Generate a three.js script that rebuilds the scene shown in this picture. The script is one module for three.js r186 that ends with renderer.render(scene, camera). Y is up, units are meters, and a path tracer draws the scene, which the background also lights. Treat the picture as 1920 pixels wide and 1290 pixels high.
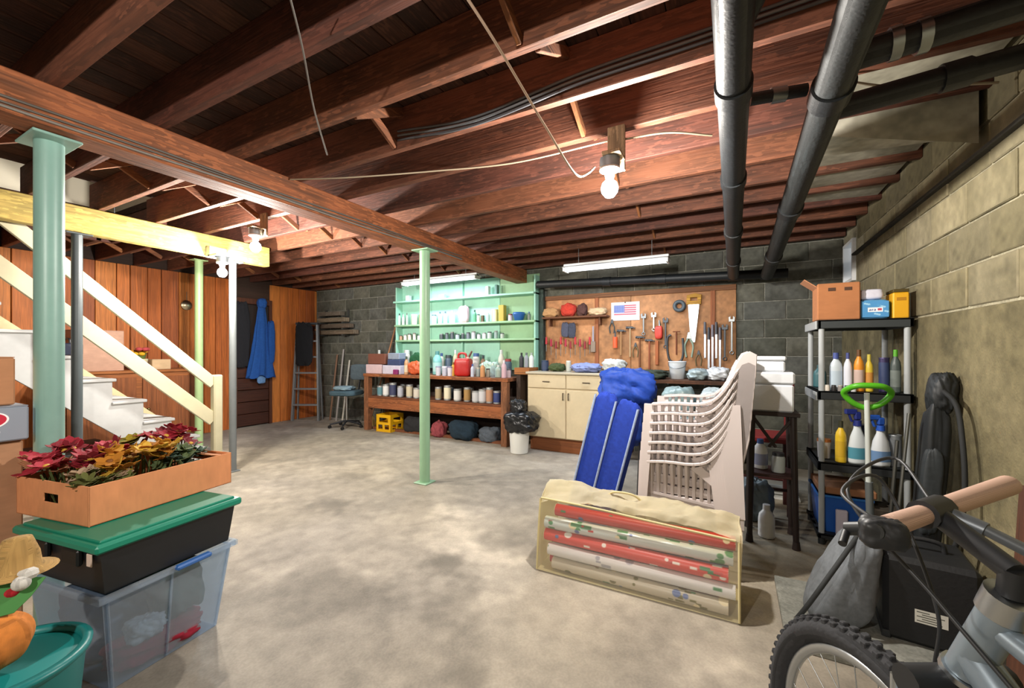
import * as THREE from 'three';
import { mergeGeometries } from 'three/addons/utils/BufferGeometryUtils.js';
import { RectAreaLightUniformsLib } from 'three/addons/lights/RectAreaLightUniformsLib.js';

// ---------------------------------------------------------------- camera, sky, exposure
const scene = new THREE.Scene();
scene.background = new THREE.Color(0xdfe9f2);
const EYE = 1.27, YAW = Math.atan2(415, 780);
const camera = new THREE.PerspectiveCamera(2 * Math.atan(645 / 780) * 180 / Math.PI, 1920 / 1290, 0.05, 60);
camera.position.set(0, EYE, 0);
camera.rotation.y = YAW;
camera.setViewOffset(1920, 1290, 0, -13, 1920, 1290);
const renderer = new THREE.WebGLRenderer({ antialias: true });
renderer.toneMapping = THREE.LinearToneMapping;
renderer.toneMappingExposure = 0.92;
renderer.shadowMap.enabled = true;
RectAreaLightUniformsLib.init();
const BULB = 15, TUBE = 78;                                   // candela of a bare bulb, nits of a tube fixture

// ---------------------------------------------------------------- helpers
function rng(s) { return () => { s |= 0; s = s + 0x6D2B79F5 | 0; let t = Math.imul(s ^ s >>> 15, 1 | s); t = t + Math.imul(t ^ t >>> 7, 61 | t) ^ t; return ((t ^ t >>> 14) >>> 0) / 4294967296; }; }
const R = rng(7);
const V = (x, y, z) => new THREE.Vector3(x, y, z);
const W = (X, D, h) => V(X, h, -D);                           // room coordinates: X right, D depth, h height
function at(x, y, d) {                                        // point at camera depth d seen at photo position x, y
  const u = (x - 960) / 780, s = Math.sin(YAW), c = Math.cos(YAW);
  return W(d * (-s + c * u), d * (c + s * u), EYE + (658 - y) * d / 780);
}
const used = {};
function numbered(n) { if (!(n in used)) { used[n] = 0; return n; } used[n]++; return n + '_' + String(used[n]).padStart(3, '0'); }
function tag(o, label, category, group) { o.userData.label = label; o.userData.category = category; if (group) o.userData.group = group; return o; }
function thing(name, label, category, [X, D, h] = [0, 0, 0], turn = 0, group) {
  const o = new THREE.Group(); o.name = numbered(name); scene.add(o); o.position.set(X, h, -D); o.rotation.y = turn;
  return tag(o, label, category, group);
}
// chamfered box, 44 triangles
function cbox(w, h, d, c = 0.003) {
  c = Math.min(c, w * 0.3, h * 0.3, d * 0.3);
  const e = [w / 2, h / 2, d / 2], pos = [], nor = [];
  const P = (a, s) => { const p = [0, 0, 0]; for (let i = 0; i < 3; i++) p[i] = s[i] * (i === a ? e[i] : e[i] - c); return V(...p); };
  const tri = (A, B, C) => {
    const n = B.clone().sub(A).cross(C.clone().sub(A)).normalize();
    if (n.dot(A.clone().add(B).add(C)) < 0) { [B, C] = [C, B]; n.negate(); }
    for (const q of [A, B, C]) { pos.push(q.x, q.y, q.z); nor.push(n.x, n.y, n.z); }
  };
  for (let a = 0; a < 3; a++) for (const s of [-1, 1]) {
    const b = (a + 1) % 3, g = (a + 2) % 3, S = (i, j) => { const v = []; v[a] = s; v[b] = i; v[g] = j; return P(a, v); };
    const q = [S(-1, -1), S(1, -1), S(1, 1), S(-1, 1)]; tri(q[0], q[1], q[2]); tri(q[0], q[2], q[3]);
    for (const t of [-1, 1]) {
      const m = (ax, k) => { const v = []; v[a] = s; v[b] = t; v[g] = k; return P(ax, v); };
      tri(m(a, -1), m(a, 1), m(b, 1)); tri(m(a, -1), m(b, 1), m(b, -1));
    }
  }
  for (const x of [-1, 1]) for (const y of [-1, 1]) for (const z of [-1, 1]) tri(P(0, [x, y, z]), P(1, [x, y, z]), P(2, [x, y, z]));
  const g = new THREE.BufferGeometry();
  g.setAttribute('position', new THREE.Float32BufferAttribute(pos, 3)); g.setAttribute('normal', new THREE.Float32BufferAttribute(nor, 3));
  g.setAttribute('uv', new THREE.Float32BufferAttribute(new Float32Array(pos.length / 3 * 2), 2));
  return g;
}
const bx = (w, h, d, x = 0, y = 0, z = 0, c = 0.003, ry = 0, rz = 0, rx = 0) => { const g = cbox(w, h, d, c); if (rx) g.rotateX(rx); if (rz) g.rotateZ(rz); if (ry) g.rotateY(ry); return g.translate(x, y, z); };
const bb = (x0, x1, y0, y1, z0, z1, c = 0.003) => bx(x1 - x0, y1 - y0, z1 - z0, (x0 + x1) / 2, (y0 + y1) / 2, (z0 + z1) / 2, c);   // box by bounds
const rb = (X0, X1, h0, h1, D0, D1, c) => bb(X0, X1, h0, h1, -D1, -D0, c);                                                       // box by room bounds
const cy = (r0, r1, h, x = 0, y = 0, z = 0, n = 20, open = false) => new THREE.CylinderGeometry(r1, r0, h, n, 1, open).translate(x, y + h / 2, z);
const sp = (r, x = 0, y = 0, z = 0, sx = 1, sy = 1, sz = 1, n = 16) => new THREE.SphereGeometry(r, n, Math.max(8, n * 0.7 | 0)).scale(sx, sy, sz).translate(x, y, z);
const lathe = (pts, n = 24) => new THREE.LatheGeometry(pts.map(p => new THREE.Vector2(p[0], p[1])), n);
function rod(a, b, r, r2 = r, n = 12) {
  const d = b.clone().sub(a), L = d.length(), g = new THREE.CylinderGeometry(r2, r, L, n);
  g.applyQuaternion(new THREE.Quaternion().setFromUnitVectors(V(0, 1, 0), d.normalize()));
  const m = a.clone().add(b).multiplyScalar(0.5); return g.translate(m.x, m.y, m.z);
}
function bar(a, b, w, t, up = V(0, 1, 0)) {                   // rectangular board from a to b, width w along up, thickness t
  const d = b.clone().sub(a), L = d.length(); d.normalize();
  const s = d.clone().cross(up).normalize(), u = s.clone().cross(d).normalize();
  const g = cbox(L, w, t, 0.003); g.applyMatrix4(new THREE.Matrix4().makeBasis(d, u, s));
  const m = a.clone().add(b).multiplyScalar(0.5); return g.translate(m.x, m.y, m.z);
}
const tube = (pts, r, seg = 32, n = 8, closed = false) => new THREE.TubeGeometry(new THREE.CatmullRomCurve3(pts, closed), seg, r, n, closed);
function ext(pts, depth, bevel = 0.002, holes = []) {         // extruded outline, centred in depth
  const s = new THREE.Shape(pts.map(p => new THREE.Vector2(p[0], p[1])));
  for (const h of holes) s.holes.push(new THREE.Path(h.map(p => new THREE.Vector2(p[0], p[1]))));
  return new THREE.ExtrudeGeometry(s, { depth: Math.max(0.0005, depth - 2 * bevel), bevelEnabled: bevel > 0, bevelThickness: bevel, bevelSize: bevel, bevelOffset: -bevel, bevelSegments: 1, curveSegments: 8 }).translate(0, 0, -depth / 2 + bevel);
}
function hexa(p) {                                            // eight corners: bottom four in order, top four in order
  const f = [[0, 1, 2, 3], [7, 6, 5, 4], [0, 4, 5, 1], [1, 5, 6, 2], [2, 6, 7, 3], [3, 7, 4, 0]], pos = [], c = V(0, 0, 0);
  p.forEach(q => c.add(q)); c.multiplyScalar(1 / 8);
  for (const q of f) for (const t of [[0, 1, 2], [0, 2, 3]]) {
    let [A, B, C] = t.map(i => p[q[i]]); const n = B.clone().sub(A).cross(C.clone().sub(A));
    if (n.dot(A.clone().sub(c)) < 0) [B, C] = [C, B];
    for (const k of [A, B, C]) pos.push(k.x, k.y, k.z);
  }
  const g = new THREE.BufferGeometry(); g.setAttribute('position', new THREE.Float32BufferAttribute(pos, 3)); g.computeVertexNormals();
  g.setAttribute('uv', new THREE.Float32BufferAttribute(new Float32Array(pos.length / 3 * 2), 2)); return g;
}
// smooth value noise
const H3 = (x, y, z) => { let h = Math.imul(x, 374761393) + Math.imul(y, 668265263) + Math.imul(z, 2147483647) | 0; h = Math.imul(h ^ h >>> 13, 1274126177); return ((h ^ h >>> 16) >>> 0) / 4294967296; };
const sm = t => t * t * (3 - 2 * t), mix = (a, b, t) => a + (b - a) * t;
function n3(x, y, z) {
  const X = Math.floor(x), Y = Math.floor(y), Z = Math.floor(z), u = sm(x - X), v = sm(y - Y), w = sm(z - Z);
  const l = k => mix(mix(H3(X, Y, Z + k), H3(X + 1, Y, Z + k), u), mix(H3(X, Y + 1, Z + k), H3(X + 1, Y + 1, Z + k), u), v);
  return mix(l(0), l(1), w);
}
const fb = (x, y, z, o = 4) => { let s = 0, a = 0.5, t = 0; for (let i = 0; i < o; i++) { s += a * n3(x, y, z); t += a; x *= 2.03; y *= 2.03; z *= 2.03; a *= 0.5; } return s / t; };
// soft lumpy body filling a w x h x d box that stands on y = 0
function lump(w, h, d, seed = 1, amp = 0.18, freq = 5, pw = 4, seg = 22) {
  const g = new THREE.SphereGeometry(1, seg * 2, seg), p = g.attributes.position;
  for (let i = 0; i < p.count; i++) {
    let x = p.getX(i), y = p.getY(i), z = p.getZ(i);
    const k = 1 / Math.pow(Math.abs(x) ** pw + Math.abs(y) ** pw + Math.abs(z) ** pw, 1 / pw);
    const f = k * (1 + amp * (fb(x * freq * 0.4 + seed * 7, y * freq * 0.4, z * freq * 0.4, 3) - 0.5) * 2 * 0.5 + amp * 0.35 * (n3(x * freq * 1.6 + seed, y * freq, z * freq * 1.6 + seed * 3) - 0.5));
    p.setXYZ(i, x * f * w / 2, Math.max(-h / 2, y * f * h / 2) + h / 2, z * f * d / 2);
  }
  g.computeVertexNormals(); return g;
}
function flat(g) { const q = g.index ? g.toNonIndexed() : g; for (const k of Object.keys(q.attributes)) if (!['position', 'normal', 'uv'].includes(k)) q.deleteAttribute(k); return q; }
function uvBox(g, off = 0) {                                  // uv in metres, u along the longest side
  g.computeBoundingBox(); const s = V(0, 0, 0); g.boundingBox.getSize(s);
  const L = s.x >= s.y && s.x >= s.z ? 0 : s.y >= s.z ? 1 : 2, p = g.attributes.position, n = g.attributes.normal, uv = g.attributes.uv;
  for (let i = 0; i < p.count; i++) {
    const a = [Math.abs(n.getX(i)), Math.abs(n.getY(i)), Math.abs(n.getZ(i))], c = [p.getX(i), p.getY(i), p.getZ(i)];
    const k = a[0] > a[1] && a[0] > a[2] ? 0 : a[1] > a[2] ? 1 : 2, o = [0, 1, 2].filter(j => j !== k);
    let U = o[0], T = o[1]; if (T === L) [U, T] = [T, U];
    uv.setXY(i, c[U] + off, c[T] + off * 1.7 + k * 0.31);
  }
  return g;
}
let uvOff = 0;
function mesh(name, geos, m, parent, keepUV = false) {
  let g = Array.isArray(geos) ? (geos.length > 1 ? mergeGeometries(geos.map(flat)) : flat(geos[0])) : flat(geos);
  if (!keepUV) uvBox(g, uvOff = (uvOff + 0.377) % 5);
  const o = new THREE.Mesh(g, m); o.name = parent ? name : numbered(name); o.castShadow = o.receiveShadow = true; (parent || scene).add(o); return o;
}
function again(o, parent, x, y, z, m) { const c = o.clone(); if (m) c.material = m; c.position.set(x, y, z); parent.add(c); return c; }
function struct(name, geos, m) { const o = geos ? mesh(name, geos, m) : new THREE.Group(); if (!geos) { o.name = numbered(name); scene.add(o); } o.userData.kind = 'structure'; return o; }

// ---------------------------------------------------------------- textures and materials
function tex(w, h, fn, sx = 1, sy = sx, srgb = true) {        // fn(u, v) -> grey or [r,g,b], 0..1; sx, sy metres covered
  const d = new Uint8Array(w * h * 4);
  for (let j = 0; j < h; j++) for (let i = 0; i < w; i++) {
    let c = fn(i / w, j / h); if (!Array.isArray(c)) c = [c, c, c]; const k = (j * w + i) * 4;
    for (let q = 0; q < 3; q++) d[k + q] = Math.max(0, Math.min(255, c[q] * 255)); d[k + 3] = 255;
  }
  const t = new THREE.DataTexture(d, w, h); t.wrapS = t.wrapT = THREE.RepeatWrapping; t.magFilter = THREE.LinearFilter; t.minFilter = THREE.LinearMipmapLinearFilter; t.generateMipmaps = true;
  if (srgb) t.colorSpace = THREE.SRGBColorSpace; t.repeat.set(1 / sx, 1 / sy); t.needsUpdate = true; return t;
}
function canvasTex(w, h, draw) { const c = document.createElement('canvas'); c.width = w; c.height = h; draw(c.getContext('2d'), w, h); const t = new THREE.CanvasTexture(c); t.colorSpace = THREE.SRGBColorSpace; return t; }
function tw(f, u, v) {                                        // seamless: blends toward the wrapped copy near two edges
  const e = 0.2, s = u > 1 - e ? sm((u - 1 + e) / e) : 0, t = v > 1 - e ? sm((v - 1 + e) / e) : 0;
  const m = (a, b, k) => Array.isArray(a) ? a.map((q, i) => mix(q, b[i], k)) : mix(a, b, k);
  const row = w => s ? m(f(u, w), f(u - 1, w), s) : f(u, w);
  return t ? m(row(v), row(v - 1), t) : row(v);
}
const woodF = (u, v) => { const wv = fb(u * 3, v * 5, 2, 3); const g = fb(u * 3, (v + wv * 0.06) * 60, 5, 3), f = fb(u * 18, v * 190, 9, 2); return 0.6 + 0.34 * g + 0.18 * f + 0.16 * (wv - 0.5); };
const T = {
  wood: tex(512, 512, (u, v) => tw(woodF, u, v), 1.6, 0.8),
  rough: tex(512, 512, (u, v) => tw((a, b) => { const k = woodF(a, b), p = fb(a * 6, b * 9, 31, 4), q = fb(a * 26, b * 60, 7, 3); const s = q > 0.62 ? 0.25 : 0; return [k * (0.75 + 0.5 * p) + s, k * (0.78 + 0.42 * p) + s, k * (0.78 + 0.4 * p) + s]; }, u, v), 1.4, 0.7),
  grit: tex(512, 512, (u, v) => tw((a, b) => 0.62 + 0.3 * fb(a * 9, b * 9, 3, 4) + 0.22 * (fb(a * 90, b * 90, 8, 2) - 0.5), u, v), 0.8),
  stain: tex(512, 512, (u, v) => tw((a, b) => { const p = fb(a * 5, b * 5, 13, 5), q = fb(a * 40, b * 40, 5, 3); const k = 0.55 + 0.55 * p + 0.25 * (q - 0.5); return [k, k * 0.985, k * (0.92 + 0.1 * p)]; }, u, v), 1.5),
  gritB: tex(256, 256, (u, v) => tw((a, b) => fb(a * 50, b * 50, 4, 4), u, v), 0.4, 0.4, false),
  card: tex(256, 256, (u, v) => tw((a, b) => 0.9 + 0.1 * fb(a * 9, b * 9, 3, 3) + 0.05 * (fb(a * 50, b * 12, 5, 2) - 0.5), u, v), 0.5),
  paint: tex(256, 256, (u, v) => tw((a, b) => 0.9 + 0.1 * fb(a * 5, b * 5, 6, 3) + 0.03 * (fb(a * 40, b * 40, 2, 2) - 0.5), u, v), 0.9),
  cloth: tex(256, 256, (u, v) => tw((a, b) => 0.8 + 0.2 * fb(a * 20, b * 20, 6, 4), u, v), 0.3),
  clothB: tex(256, 256, (u, v) => 0.5 + 0.25 * Math.sin(u * 6.283 * 60) + 0.25 * Math.sin(v * 6.283 * 60), 0.15, 0.15, false),
  woodB: tex(256, 256, (u, v) => tw((a, b) => fb(a * 6, b * 70, 5, 3), u, v), 1.0, 0.5, false),
};
const mats = {};
function mt(hex, o = {}) {
  const k = hex + JSON.stringify(Object.keys(o).map(q => o[q] && o[q].isTexture ? q + o[q].id : [q, o[q]])); if (mats[k]) return mats[k];
  const { rough = 0.7, metal = 0, ...e } = o;
  return mats[k] = new (e.transmission || e.clearcoat || e.sheen ? THREE.MeshPhysicalMaterial : THREE.MeshStandardMaterial)({ color: hex, roughness: rough, metalness: metal, ...e });
}
const wood = (hex, r = 0.75) => mt(hex, { rough: r, map: T.wood, bumpMap: T.woodB, bumpScale: 0.001 });
const old = (hex, r = 0.85) => mt(hex, { rough: r, map: T.rough, bumpMap: T.woodB, bumpScale: 0.0015 });
const cloth = hex => mt(hex, { rough: 0.95, map: T.cloth, bumpMap: T.clothB, bumpScale: 0.0004 });
const card = hex => mt(hex, { rough: 0.9, map: T.card });
const plastic = (hex, r = 0.42) => mt(hex, { rough: r });
const metal = (hex, r = 0.35, m = 1) => mt(hex, { rough: r, metal: m });
const iron = mt(0x1e2327, { rough: 0.5, map: T.grit, bumpMap: T.gritB, bumpScale: 0.0008 });
const clear = mt(0xeaf1f6, { rough: 0.22, transmission: 0.9, ior: 1.15, thickness: 0 });
const glow = mt(0xffffff, { emissive: 0xffffff, emissiveIntensity: 4 });

// ---------------------------------------------------------------- room shell
const XL = -7.2, XR = 1.0, DB = 5.4, DF = -1.8, JB = 2.43, JT = 2.665;
const HOLE = { x0: -5.9, x1: -4.78, d1: 1.95 };
{ // floor
  const FW = 8.6, FD = 7.6, w = 1536, h = 1344;
  const spots = [[-1.5, 2.05, 0.16, 0.26], [-1.35, 2.35, 0.3, 0.12], [-2.0, 1.5, 0.4, 0.1], [-3.4, 3.0, 0.35, 0.14], [-1.2, 1.7, 0.25, 0.14], [-4.1, 3.2, 0.3, 0.16], [-0.9, 1.35, 0.10, 0.18], [-1.9, 2.6, 0.16, 0.2], [-2.9, 2.3, 0.2, 0.18]];
  const map = tex(w, h, (u, v) => {
    const X = XL - 0.2 + u * FW, D = DB + 0.1 - v * FD;
    const a = fb(X * 0.9, D * 0.9, 1, 5), b = fb(X * 3.1 + 9, D * 3.1, 4, 4), c = fb(X * 14, D * 14, 6, 3), e = H3(u * w | 0, v * h | 0, 3);
    let k = 0.40 + 0.17 * a + 0.14 * b + 0.13 * (c - 0.5) + 0.05 * (e - 0.5), warm = 0.5 + 0.9 * (fb(X * 0.6 + 3, D * 0.6, 9, 3) - 0.5);
    for (const [sx, sd, r, s] of spots) { const q = Math.hypot(X - sx, (D - sd)) / r + (b - 0.5) * 1.5 + (c - 0.5) * 0.5; if (q < 1) { k *= 1 - s * sm(1 - Math.max(0, q)) * (0.6 + 0.8 * c); warm += s * 0.25 * (1 - Math.max(0, q)); } }
    const pale = fb(X * 1.6 + 20, D * 2.2, 12, 4); if (pale > 0.56) k += 0.35 * (pale - 0.56) * (0.6 + 0.8 * c);
    return [k * (1.03 + 0.04 * warm), k * 0.99, k * (0.95 - 0.12 * warm)];
  }, 1, 1);
  const t = map; t.repeat.set(1, 1);
  const g = flat(rb(XL - 0.2, XL - 0.2 + FW, -0.12, 0, DB + 0.1 - FD, DB + 0.1, 0.001)); const p = g.attributes.position;
  for (let i = 0; i < p.count; i++) g.attributes.uv.setXY(i, (p.getX(i) - XL + 0.2) / FW, (DB + 0.1 + p.getZ(i)) / FD);
  const f = struct('floor', [g], mt(0xffffff, { rough: 0.72, map: t, bumpMap: T.gritB, bumpScale: 0.0006 }));
  f.geometry.attributes.uv.array.set(g.attributes.uv.array);
  for (let i = 0; i < p.count; i++) f.geometry.attributes.uv.setXY(i, (p.getX(i) - XL + 0.2) / FW, (DB + 0.1 + p.getZ(i)) / FD);
}
const blockGeo = {};
function blocks(parent, along, from, to, h0, h1, place, tones, skip) {   // running bond, one mesh for each block
  let row = 0;
  for (let y = h0; y < h1 - 0.02; y += 0.203, row++) {
    const hh = Math.min(0.193, h1 - y - 0.01);
    for (let a = from - (row % 2 ? 0.203 : 0); a < to; a += 0.406) {
      const a0 = Math.max(a, from), a1 = Math.min(a + 0.396, to); if (a1 - a0 < 0.06) continue;
      if (skip && skip(a0, a1, y, y + hh)) continue;
      const key = along + (a1 - a0).toFixed(2) + hh.toFixed(2) + (row % 3);
      if (!blockGeo[key]) blockGeo[key] = uvBox(flat(along === 'X' ? cbox(a1 - a0, hh, 0.05, 0.005) : cbox(0.05, hh, a1 - a0, 0.005)), row % 3 * 0.7 + a1);
      const o = new THREE.Mesh(blockGeo[key], tones[Math.abs(row * 5 + Math.round(a * 7) * 3) % tones.length]); o.name = 'block'; o.castShadow = o.receiveShadow = true;
      const q = (R() - 0.5) * 0.004, c = (a0 + a1) / 2; o.position.copy(place(c, y + hh / 2, q)); parent.add(o);
    }
  }
}
const blk = h => mt(h, { rough: 0.92, map: T.stain, bumpMap: T.gritB, bumpScale: 0.002 });
const mortar = mt(0xb4b3a6, { rough: 0.95, map: T.grit });
{ // back wall
  const w = struct('wall_back'); mesh('wall_core', [rb(XL - 0.2, XR + 0.2, -0.1, 2.75, DB + 0.01, DB + 0.2)], mortar, w);
  blocks(w, 'X', XL, XR, 0, 2.64, (c, y, q) => W(c, DB + 0.025 + q, y), [blk(0x6f726a), blk(0x66695f), blk(0x7a7b70), blk(0x70736e)],
    (a0, a1, y0, y1) => (a0 > -2.3 && a1 < 0 && y0 > 0.9 && y1 < 2.0) || (a0 > -4.95 && a1 < -2.4 && y0 > 0.9 && y1 < 2.35));
}
const WIN = { d0: 4.93, d1: 5.31, h0: 1.93, h1: 2.33 };
{ // right wall with a small basement window
  const w = struct('wall_right'), m = mt(0xc8c0a2, { rough: 0.95, map: T.grit });
  mesh('wall_core', [rb(XR + 0.01, XR + 0.25, -0.1, 2.75, DF - 0.2, WIN.d0), rb(XR + 0.01, XR + 0.25, -0.1, 2.75, WIN.d1, DB + 0.01), rb(XR + 0.01, XR + 0.25, -0.1, WIN.h0, WIN.d0, WIN.d1), rb(XR + 0.01, XR + 0.25, WIN.h1, 2.75, WIN.d0, WIN.d1)], m, w);
  blocks(w, 'D', 1.2, DB - 0.005, 1.485, 2.64, (c, y, q) => W(XR + 0.025 + q, c, y), [blk(0x978f6f), blk(0x8e8769), blk(0x9f9777), blk(0x958e72)],
    (a0, a1, y0, y1) => a1 > WIN.d0 - 0.01 && a0 < WIN.d1 + 0.01 && y1 > WIN.h0 - 0.01 && y0 < WIN.h1 + 0.01);
  mesh('parging', [rb(XR - 0.012, XR + 0.02, 0, 1.47, DF, DB - 0.01, 0.006)], mt(0x857d5d, { rough: 0.95, map: T.stain, bumpMap: T.gritB, bumpScale: 0.003 }), w);
  mesh('ledge', [rb(XR - 0.03, XR + 0.01, 2.155, 2.175, 1.2, 4.9, 0.004)], mt(0x4b4a44, { rough: 0.9, map: T.grit }), w);
  const v = struct('window_1'), wm = plastic(0xeef1f3, 0.5);
  mesh('window_frame', [rb(XR - 0.02, XR + 0.16, WIN.h0, WIN.h0 + 0.03, WIN.d0, WIN.d1), rb(XR - 0.02, XR + 0.16, WIN.h1 - 0.03, WIN.h1, WIN.d0, WIN.d1), rb(XR - 0.02, XR + 0.16, WIN.h0 + 0.03, WIN.h1 - 0.03, WIN.d0, WIN.d0 + 0.03), rb(XR - 0.02, XR + 0.16, WIN.h0 + 0.03, WIN.h1 - 0.03, WIN.d1 - 0.03, WIN.d1)], wm, v);
  mesh('muntin', [rb(XR + 0.1, XR + 0.125, WIN.h0 + 0.03, WIN.h1 - 0.03, 5.11, 5.13)], wm, v);
  for (const [a, b] of [[WIN.d0 + 0.03, 5.11], [5.13, WIN.d1 - 0.03]]) mesh('pane', [rb(XR + 0.11, XR + 0.114, WIN.h0 + 0.03, WIN.h1 - 0.03, a, b, 0.0005)], mt(0xffffff, { rough: 0.02, transmission: 1, thickness: 0 }), v);
}
{ // left wall of upright planks, with a plank door
  const w = struct('wall_left'); mesh('wall_core', [rb(XL - 0.2, XL - 0.02, -0.1, 2.75, DF - 0.2, DB + 0.01)], wood(0x3a2418), w);
  const tones = [0xdf7f36, 0xca6c2a, 0xe88c3e, 0xd5752f, 0xb9612a].map(c => wood(c, 0.6));
  let d = DF, i = 0;
  while (d < DB - 0.01) {
    const wd = Math.min([0.14, 0.19, 0.16, 0.21][i % 4], DB - d); i++;
    if (d + wd > 3.86 && d < 4.46) { d = d < 3.86 && d + wd < 4.0 ? 4.46 : Math.max(d + wd, 4.46); continue; }
    mesh('plank', [rb(XL - 0.02, XL + (i % 3) * 0.003, 0, 2.43, d + 0.004, d + wd - 0.004, 0.004)], tones[(i * 3) % 5], w); d += wd;
  }
  const r = struct('door_1'), dm = wood(0x4a2618, 0.5);
  for (let k = 0; k < 5; k++) mesh('board', [rb(XL + 0.005, XL + 0.035, 0.02 + k * 0.2, 0.212 + k * 0.2, 3.9, 4.42, 0.006)], dm, r);
  mesh('upper_panel', [rb(XL + 0.005, XL + 0.03, 1.03, 2.05, 3.9, 4.42, 0.006)], wood(0x2a1b14, 0.6), r);
  mesh('door_frame', [rb(XL - 0.02, XL + 0.05, 0, 2.15, 3.84, 3.895), rb(XL - 0.02, XL + 0.05, 0, 2.15, 4.425, 4.475), rb(XL - 0.02, XL + 0.05, 2.06, 2.15, 3.895, 4.425)], wood(0x5e321c, 0.6), r);
  mesh('door_handle', [sp(0.025, XL + 0.07, 1.0, -4.36), rod(V(XL + 0.03, 1.0, -4.36), V(XL + 0.07, 1.0, -4.36), 0.01)], metal(0x9a8a60), r);
  struct('wall_front', [rb(XL - 0.2, XR + 0.25, -0.1, 2.75, DF - 0.2, DF)], blk(0x8d8a7c));
}
const joistTones = [0x6b3f2c, 0x5f3528, 0x7a4a32, 0x714430].map(c => old(c, 0.72));
{ // ceiling: boards above joists, bridging between the joists
  const c = struct('ceiling'), bm = [0x4d2e22, 0x40271d, 0x573728].map(h => old(h, 0.85));
  const inHole = x => x > HOLE.x0 - 0.15 && x < HOLE.x1;
  mesh('upper_floor', [rb(XL - 0.2, HOLE.x0, JT + 0.03, JT + 0.1, DF, DB), rb(HOLE.x1, XR + 0.25, JT + 0.03, JT + 0.1, DF, DB), rb(HOLE.x0, HOLE.x1, JT + 0.03, JT + 0.1, HOLE.d1, DB)], bm[1], c);
  const bg = {};
  for (let x = XL, i = 0; x < XR - 0.01; x += 0.142, i++) {
    const d0 = inHole(x) ? HOLE.d1 : DF, wd = Math.min(0.138, XR - x), k = d0 + '_' + wd.toFixed(3) + '_' + i % 2;
    if (!bg[k]) bg[k] = uvBox(flat(cbox(wd, 0.025, DB - d0, 0.003)), i * 0.4);
    const o = new THREE.Mesh(bg[k], bm[(i * 2 + (i >> 2)) % 3]); o.name = 'subfloor_board'; o.castShadow = o.receiveShadow = true; o.position.copy(W(x + wd / 2, (d0 + DB) / 2, JT + 0.0135)); c.add(o);
  }
  for (let k = -6; k <= 12; k++) {
    const D = 0.67 + 0.385 * k; const segs = D < HOLE.d1 + 0.03 ? [[XL, HOLE.x0], [HOLE.x1, XR]] : [[XL, XR]];
    for (const [a, b] of segs) mesh('joist', [rb(a, b, JB, JT, D - 0.022, D + 0.022, 0.004)], joistTones[(k + 8) % 4], c);
    if (k < 12 && k >= -2) for (const [X, only] of [[-0.72, k % 2 ? 1 : 2], [-1.72, k === 2 ? 3 : 0], [-3.7, 3], [-6.4, 3]]) {
      const y0 = JB + 0.02, y1 = JT - 0.03, a = D + 0.022, b = D + 0.363, m = old(k % 2 ? 0x8a5630 : 0x7a4a2e);
      if (only & 1) mesh('bridging', [bar(W(X, a, y1), W(X, b, y0), 0.045, 0.022)], m, c);
      if (only & 2) mesh('bridging', [bar(W(X + 0.05, a, y0), W(X + 0.05, b, y1), 0.045, 0.022)], m, c);
    }
  }
  // trimmed joist ends at the stair opening and the shaft above it
  mesh('header', [rb(HOLE.x0, HOLE.x1, JB, JT, HOLE.d1 - 0.03, HOLE.d1 + 0.012), rb(HOLE.x0 - 0.045, HOLE.x0, JB, JT, DF, HOLE.d1)], joistTones[1], c);
  const s = struct('trim_1'); mesh('stair_shaft', [rb(HOLE.x0 - 0.05, HOLE.x0, JT + 0.1, 4.4, DF, HOLE.d1), rb(HOLE.x1, HOLE.x1 + 0.05, JT + 0.1, 4.4, DF, HOLE.d1), rb(HOLE.x0, HOLE.x1, JT + 0.1, 4.4, HOLE.d1, HOLE.d1 + 0.05), rb(HOLE.x0, HOLE.x1, JT + 0.1, 4.4, DF - 0.05, DF), rb(HOLE.x0 - 0.05, HOLE.x1 + 0.05, 4.4, 4.45, DF - 0.05, HOLE.d1 + 0.05)], mt(0xc9c2b0, { rough: 0.9 }), s);
}
// sagging paper-faced insulation in the bays beside the right wall
{
  const im = mt(0xb9b7a6, { rough: 0.95, map: T.stain }), D = k => 0.67 + 0.385 * k;
  const a = D(5) + 0.03, b = D(6) - 0.03;
  const o = mesh('insulation_batt', [hexa([W(0.4, a, 2.37), W(0.97, a, 2.2), W(0.97, b, 2.36), W(0.4, b, 2.39), W(0.4, a, 2.6), W(0.97, a, 2.6), W(0.97, b, 2.6), W(0.4, b, 2.6)])], im); tag(o, 'pale insulation batt sagging lowest beside the block wall', 'insulation', 'insulation between the joists');
  [[4, 2.47, 2.5], [6, 2.46, 2.47], [7, 2.45, 2.47], [8, 2.47, 2.46]].forEach(([k, h0, h1], i) => {
    const o = mesh('insulation_batt', [hexa([W(0.4, D(k) + 0.03, h0), W(0.97, D(k) + 0.03, h1), W(0.97, D(k + 1) - 0.03, h1), W(0.4, D(k + 1) - 0.03, h0 + 0.01), W(0.4, D(k) + 0.03, 2.61), W(0.97, D(k) + 0.03, 2.61), W(0.97, D(k + 1) - 0.03, 2.61), W(0.4, D(k + 1) - 0.03, 2.61)])], im);
    tag(o, ['pale insulation batt in the bay nearest the camera by the right wall', 'flat pale insulation batt just beyond the sagging one', 'flat pale insulation batt two bays beyond the sagging one', 'farthest pale insulation batt beside the window'][i], 'insulation', 'insulation between the joists');
  });
}

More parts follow.
